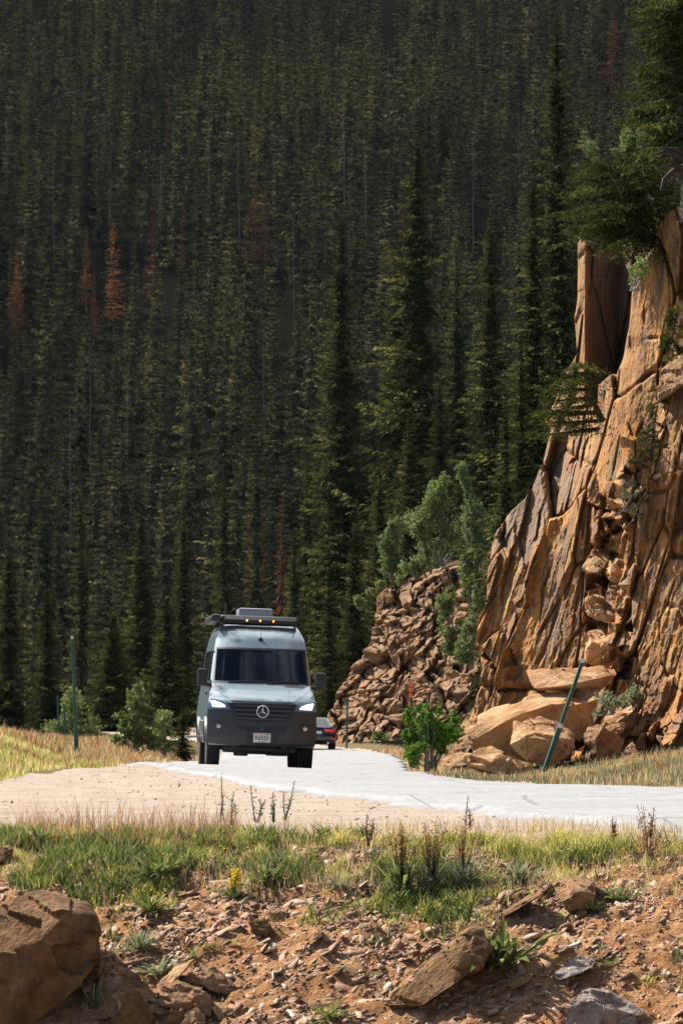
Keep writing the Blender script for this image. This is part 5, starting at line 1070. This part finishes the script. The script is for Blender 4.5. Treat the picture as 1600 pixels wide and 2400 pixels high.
def text(name, body_, size, loc, mat, parent, sx=1, rot=(R(90), 0, 0)):
    cu = bpy.data.curves.new(name, 'FONT'); cu.body = body_; cu.size = size; cu.align_x = 'CENTER'; cu.align_y = 'CENTER'; cu.extrude = .002; cu.offset = size*.012
    o = bpy.data.objects.new(name, cu); COL.objects.link(o); dg = bpy.context.evaluated_depsgraph_get(); me = bpy.data.meshes.new_from_object(o.evaluated_get(dg))
    bpy.data.objects.remove(o); bpy.data.curves.remove(cu); m = bpy.data.objects.new(name, me); COL.objects.link(m); me.materials.clear(); me.materials.append(mat)
    m.parent = parent; m.location = loc; m.rotation_euler = rot; m.scale = (sx, 1, 1); return m
text('plate_number', 'K6555', .115, (0, -.066, .576), P['plateb'], lp, .86)
# tan winged W mark over the windscreen
vpart('winged_letter_decal', [[(.40, 2.345), (.475, 2.337), (.50, 2.28), (.515, 2.28), (.53, 2.31), (.545, 2.28), (.56, 2.28), (.575, 2.345), (.558, 2.345), (.55, 2.305), (.537, 2.335), (.523, 2.335), (.51, 2.305), (.50, 2.332), (.455, 2.327), (.42, 2.337)]], P['decal'], van, off=.004, skirt=0, step=.1)
# roof gear
fr_ = MB()
prof = [(2.46, 2.70), (2.32, 2.735), (2.30, 2.80), (2.40, 2.865), (2.70, 2.885), (2.70, 2.80)]
xsec = [(-.74, .10), (-.70, .02), (-.35, -.03), (0, -.045), (.35, -.03), (.66, .02), (.70, .10)]
fr_.add([(x, y+dy, z) for x, dy in xsec for y, z in prof], [[i*6+j, i*6+j+1, (i+1)*6+j+1, (i+1)*6+j] for i in range(6) for j in range(5)]+[[0, 1, 2, 3, 4, 5], [36+5-i for i in range(6)]])
fairing = fr_.build('roof_fairing', P['rack'], van, False)
for x in (-.25, 0, .25): MB().lathe([(.017, .015), (.017, -.012), (.009, -.02)], (x, 2.262, 2.785), 'y', 12).build('clearance_lamp', P['amber'], fairing, True)
rk = MB()
for sgn in (-1, 1): rk.box(sgn*.70-.025, sgn*.70+.025, 2.2, 5.6, 2.80, 2.86, .008)
for y in (2.5, 3.3, 4.9): rk.box(-.68, .68, y-.03, y+.03, 2.835, 2.875, .008)
for sgn in (-1, 1):
    for y in (2.4, 3.6, 5.3): rk.box(sgn*.68-.03, sgn*.68+.03, y-.05, y+.05, 2.69, 2.82, .008)
rk.build('roof_rack', P['rack'], van)
MB().box(-.93, -.74, 2.05, 5.5, 2.74, 2.88, .05).build('awning_case', P['rack'], van, True)
ac = MB().box(-.37, .29, 3.3, 4.4, 2.82, 3.045, .05).build('air_conditioner', P['silver'], van, True)
MB().box(-.30, .22, 3.285, 3.31, 2.86, 2.88).build('vent_slot', P['black'], ac)
MB().tube([(-.60, 3.9, 2.84), (-.60, 3.9, 2.95), (-.60, 3.9, 3.16)], [.026, .024, .024], 10).build('roof_post', P['black'], van, True)
an_y = float(Fv(0, 2.42)); an = MB().lathe([(.028, .0), (.045, -.02), (.045, -.05), (.02, -.07)], (-.005, an_y+.03, 2.41), 'y', 16).build('antenna_base', P['black'], van, True); an.scale = (1, 1, 1)
MB().tube([(-.005, an_y-.02, 2.42), (-.003, an_y-.02, 2.55), (0, an_y+.03, 2.69)], [.007, .004, .003], 6).build('antenna_whip', P['black'], an, True)
MB().box(-.86, -.83, 3.4, 3.55, 2.42, 2.46, .008).build('side_lamp', P['silver'], van, True)
# wipers, underbody, step, interior
for (xa, xb, z1) in ((-.62, .05, 1.64), (.10, .74, 1.645)):
    p = [(x, float(Fv(x, z))-.025, z) for x, z in ((xa, 1.60), ((xa+xb)/2, z1-.01), (xb, z1))]; MB().tube(p, [.012, .010, .007], 6).build('wiper', P['black'], van, True)
ub = MB().box(-.62, .62, .55, 5.4, .36, .50, .03).box(-.30, .34, .75, 1.3, .27, .42, .04).box(-.78, .78, .93, 1.05, .33, .43, .02).box(-.78, .78, 4.6, 4.72, .33, .45, .02).box(-.2, .25, 4.45, 4.85, .25, .48, .05).box(-.70, .66, .5, .85, .29, .44, .05).box(-.48, -.22, .62, .95, .23, .36, .03).box(.12, .52, .66, 1.0, .25, .36, .03).box(.36, .5, .3, .6, .36, .5, .02).box(-.55, -.42, .3, .6, .36, .5, .02)
ub.tube([(-.25, 1.3, .36), (-.1, 2.5, .36), (.0, 4.4, .36)], .05, 8).build('chassis', P['black'], van)
MB().box(-1.30, -.98, 3.05, 3.75, .535, .575, .012).build('side_step', P['silver'], van, True)
MB().box(-.88, .88, 1.12, 1.5, 1.38, 1.575, .05).box(-.15, .15, 1.45, 1.75, 1.0, 1.5, .04).build('dashboard', P['dash'], van, True)
for x in (-.47, .47):
    s_ = MB().box(x-.25, x+.25, 2.05, 2.55, .95, 1.12, .05).box(x-.24, x+.24, 2.45, 2.6, 1.08, 1.75, .05).build('seat', P['seat'], van, True); MB().box(x-.13, x+.13, 2.47, 2.57, 1.77, 1.97, .04).build('headrest', P['seat'], s_, True)
sw = MB(); c = Vector((.47, 1.72, 1.46)); pts_ = [c+Vector((.19*math.cos(a), .10*math.sin(a), .165*math.sin(a))) for a in np.linspace(0, 6.283, 25)]
sw.tube(pts_, .016, 7); sw.tube([c, c+Vector((0, -.3, -.12))], .03, 8); sw.tube([c+Vector((-.18, 0, 0)), c, c+Vector((.18, 0, 0))], .018, 6); sw.build('steering_wheel', P['black'], van, True)
MB().box(-.62, -.18, 1.22, 1.42, 1.58, 1.59).build('dash_papers', P['paper'], van)
MB().box(-.12, .03, 1.43, 1.45, 2.06, 2.12, .01).build('rear_view_mirror', P['black'], van, True)
# ------------------------------------------------------------------ the driver
drv = tag(empty('person', (0, 0, 0)), 'driver in a dark shirt holding the steering wheel behind the windscreen', 'person')
def skin(name, joints, edges, mat, parent, lv=2):
    me = bpy.data.meshes.new(name); me.from_pydata([j[:3] for j in joints], edges, []); o = bpy.data.objects.new(name, me); COL.objects.link(o)
    m = o.modifiers.new('skin', 'SKIN'); s = o.modifiers.new('sub', 'SUBSURF'); s.levels = s.render_levels = lv
    for i, j in enumerate(joints): me.skin_vertices[0].data[i].radius = (j[3], j[3]*(j[4] if len(j) > 4 else 1)); me.skin_vertices[0].data[i].use_root = (i == 0)
    dg = bpy.context.evaluated_depsgraph_get(); nm = bpy.data.meshes.new_from_object(o.evaluated_get(dg)); o.modifiers.clear(); o.data = nm; nm.materials.clear(); nm.materials.append(mat)
    nm.polygons.foreach_set('use_smooth', np.ones(len(nm.polygons), bool)); o.parent = parent; return o
J = [(0, 0, .10, .15, .8), (0, .03, .30, .15, .8), (0, .02, .48, .17, .7), (0, -.01, .60, .07), (0, -.03, .68, .055), (0, -.055, .76, .085, 1.1), (0, -.05, .85, .088, 1.1),
     (-.20, .0, .52, .065), (-.27, -.14, .32, .05), (-.17, -.40, .38, .036), (-.165, -.47, .42, .032), (.20, .0, .52, .065), (.27, -.14, .32, .05), (.17, -.40, .38, .036), (.165, -.47, .42, .032),
     (-.11, -.12, .07, .09), (-.13, -.48, .08, .065), (-.13, -.55, -.3, .05), (.11, -.12, .07, .09), (.13, -.48, .08, .065), (.13, -.55, -.3, .05)]
E = [(0, 1), (1, 2), (2, 3), (3, 4), (4, 5), (5, 6), (2, 7), (7, 8), (8, 9), (9, 10), (2, 11), (11, 12), (12, 13), (13, 14), (0, 15), (15, 16), (16, 17), (0, 18), (18, 19), (19, 20)]
bd = skin('body', J, E, P['skin'], drv)
fn = MB()
for sx in (-1, 1):
    for k in range(4): fn.tube([(sx*(.15+.012*k), -.46, .43+.012*k), (sx*(.165+.01*k), -.51, .455+.01*k), (sx*(.185+.006*k), -.505, .44+.012*k), (sx*(.19+.006*k), -.475, .43+.01*k)], [.010, .0095, .009, .007], 6)
    fn.tube([(sx*.15, -.46, .42), (sx*.14, -.495, .445), (sx*.16, -.51, .47)], [.011, .010, .007], 6)
fn.build('fingers', P['skin'], drv, True)
skin('shirt', [(0, 0, .12, .17, .8), (0, .03, .30, .165, .8), (0, .02, .48, .185, .7), (0, -.005, .575, .085), (-.20, .0, .52, .08), (-.265, -.12, .35, .062), (.20, .0, .52, .08), (.265, -.12, .35, .062)], [(0, 1), (1, 2), (2, 3), (2, 4), (4, 5), (2, 6), (6, 7)], P['cloth'], drv)
hr = MB()
bm = bmesh.new(); bmesh.ops.create_uvsphere(bm, u_segments=20, v_segments=12, radius=1)
for v in bm.verts: v.co = (v.co.x*.098, -.035+v.co.y*.115, .865+max(v.co.z, -.25 if v.co.y > 0 else .25)*.098)
bm.verts.index_update(); hr.add([v.co[:] for v in bm.verts], [[v.index for v in f.verts] for f in bm.faces]); bm.free(); hr.build('hair', P['hair'], drv, True)
fc = MB().tube([(0, -.145, .82), (0, -.165, .785), (0, -.145, .775)], [.008, .015, .010], 6)
for sx in (-1, 1): fc.lathe([(.012, -.012), (.03, 0), (.012, .012)], (sx*.098, -.045, .80), 'x', 10)
fc.build('face_features', P['skin'], drv, True)
ey = MB()
for sx in (-1, 1): ey.lathe([(.004, -.008), (.011, 0), (.004, .008)], (sx*.032, -.143, .825), 'y', 10)
ey.lathe([(.004, -.006), (.022, 0), (.004, .004)], (0, -.142, .742), 'y', 10); ey.build('eyes_and_mouth', P['hair'], drv, True)
bpy.context.view_layer.update()
drv.rotation_mode = 'ZYX'; drv.rotation_euler = van.rotation_euler; drv.location = van.matrix_world @ Vector((.47, 2.22, 1.02))
# ------------------------------------------------------------------ dark saloon car driving away
P['carpaint'] = plain('dark_navy_car_paint', (.012, .014, .02), .22, .3, 1.0, .06)
P['red'] = plain('red_lamp_lens', (.55, .015, .012), .2, emit=.25, var=.05)
car = tag(empty('saloon_car', (-1.17, 235, float(zroad(np.array([-1.1]), np.array([236.]))[0])+.01), (0, 0, R(2))), 'dark navy saloon car driving away, half hidden behind the van', 'car')
# stations along the length: y, half width, belt height, bottom, and the outline of the section
def section(hw, zb, zt, n=9):
    o_ = []
    for sx in (-1, 1):
        s = [(hw*.86, zb), (hw*.97, zb+.08), (hw, zb+(zt-zb)*.45), (hw*.985, zb+(zt-zb)*.72), (hw*.93, zt-.04), (hw*.84, zt), (0, zt+.02)]
        o_ += [(x*sx, z) for x, z in (s if sx > 0 else s[::-1])]
    return o_
st = [(0, .80, .40, .93), (.06, .90, .30, 1.0), (.3, .92, .24, 1.03), (.9, .93, .22, 1.02), (2.4, .93, .22, .98), (3.6, .92, .22, .96), (4.4, .88, .25, .85), (4.75, .80, .30, .72), (4.85, .68, .38, .60)]
V = []; [V.extend([(x, y, z) for x, z in section(hw, zb, zt)]) for y, hw, zb, zt in st]
m_ = 14; F = [[i*m_+j, i*m_+(j+1) % m_, (i+1)*m_+(j+1) % m_, (i+1)*m_+j] for i in range(len(st)-1) for j in range(m_)]+[list(range(m_)), list(range(len(V)-1, len(V)-m_-1, -1))]
bo = MB().add(V, F).build('body', P['carpaint'], car, True)
ca = [(.55, .76, 1.0), (1.35, .60, 1.44), (2.0, .62, 1.47), (2.6, .62, 1.45), (3.6, .78, .98)]
V = []; [V.extend([(-hw-.10, y, .96), (-hw, y, zt-.03), (-hw*.8, y, zt), (hw*.8, y, zt), (hw, y, zt-.03), (hw+.10, y, .96)]) for y, hw, zt in ca]
F = [[i*6+j, i*6+j+1, (i+1)*6+j+1, (i+1)*6+j] for i in range(4) for j in range(5)]+[[0, 1, 2, 3, 4, 5], [29-i for i in range(6)]]
MB().add(V, F).build('cabin', P['carpaint'], car, True)
mk('rear_window', [(-.66, .60, 1.045), (.66, .60, 1.045), (.52, 1.29, 1.425), (-.52, 1.29, 1.425)], [[0, 1, 2, 3]], P['darkglass'], car)
for sx in (-1, 1):
    mk('side_glass', [(sx*.865, .9, 1.04), (sx*.87, 3.3, 1.02), (sx*.715, 2.6, 1.38), (sx*.71, 1.5, 1.38)], [[0, 1, 2, 3]], P['darkglass'], car)
    tl = MB().add([(sx*.40, -.012, .80), (sx*.40, -.012, .90), (sx*.80, .0, .93), (sx*.93, .16, .93), (sx*.93, .20, .80), (sx*.80, .0, .77), (sx*.40, .06, .80), (sx*.40, .06, .90), (sx*.80, .1, .92), (sx*.9, .22, .9), (sx*.9, .24, .8), (sx*.80, .1, .78)], [[0, 1, 2, 5], [5, 2, 3, 4], [6, 11, 8, 7], [11, 10, 9, 8], [0, 6, 7, 1], [1, 7, 8, 2], [2, 8, 9, 3], [3, 9, 10, 4], [4, 10, 11, 5], [5, 11, 6, 0]]).build('tail_light', P['red'], car)
    MB().box(sx*.80-.12, sx*.80+.12, -.012, .05, .48, .51, .005).build('reflector', P['red'], car)
    MB().box(sx*1.0-.09, sx*1.0+.09, 3.05, 3.2, .98, 1.12, .03).build('side_mirror', P['carpaint'], car, True)
    MB().lathe([(.045, -.03), (.05, .0), (.05, .12)], (sx*.55, .06, .29), 'y', 14).build('exhaust', P['chrome'], car, True)
    for c in (1.05, 3.95):
        w = empty('wheel', (sx*.80, c, .335)); w.parent = car
        MB().lathe([(.22, -.11), (.32, -.12), (.335, -.09), (.335, .09), (.32, .12), (.22, .11)], (0, 0, 0), 'x', 32).build('tyre', P['rubber'], w, True); MB().lathe([(.05, sx*.10), (.2, sx*.08), (.22, sx*.1), (.22, sx*-.08)], (0, 0, 0), 'x', 24).build('rim', P['rim'], w, True)
bp2 = MB().add([(x, y, z) for x, dy in ((-.88, .10), (-.6, 0), (0, -.02), (.6, 0), (.88, .10)) for y, z in ((.05+dy, .32), (-.01+dy, .40), (-.025+dy, .58), (.06+dy, .63))], [[i*4+j, i*4+j+1, (i+1)*4+j+1, (i+1)*4+j] for i in range(4) for j in range(3)]).build('bumper', P['carpaint'], car, True)
MB().box(-.26, .26, -.022, 0, .72, .84, .006).build('license_plate', P['plate'], car)
MB().lathe([(.038, .01), (.04, -.012), (.01, -.018)], (0, -.005, .90), 'y', 16).build('round_badge', P['chrome'], car, True)
MB().box(.36, .56, -.03, -.018, .905, .925).build('boot_badge', P['chrome'], car)
# ------------------------------------------------------------------ the air between the road and the mountainside
zlo, zhi = float(GZ.min())-1.5, max(float(GZ.max()), 420.)+12
hz = MB().box(-1260, 1260, -60, 1860, zlo, zhi).build('haze', None); tag(hz, kind='stuff', label='thin bluish air in front of the mountainside', cat='haze')
hm = bpy.data.materials.new('haze_air'); hm.use_nodes = True; ht = hm.node_tree; ht.nodes.clear()
ho = ht.nodes.new('ShaderNodeOutputMaterial'); hv_ = ht.nodes.new('ShaderNodeVolumePrincipled'); hv_.inputs['Color'].default_value = (.80, .90, 1, 1); hv_.inputs['Density'].default_value = 1.4e-5
ht.links.new(hv_.outputs[0], ho.inputs['Volume']); hz.data.materials.append(hm)
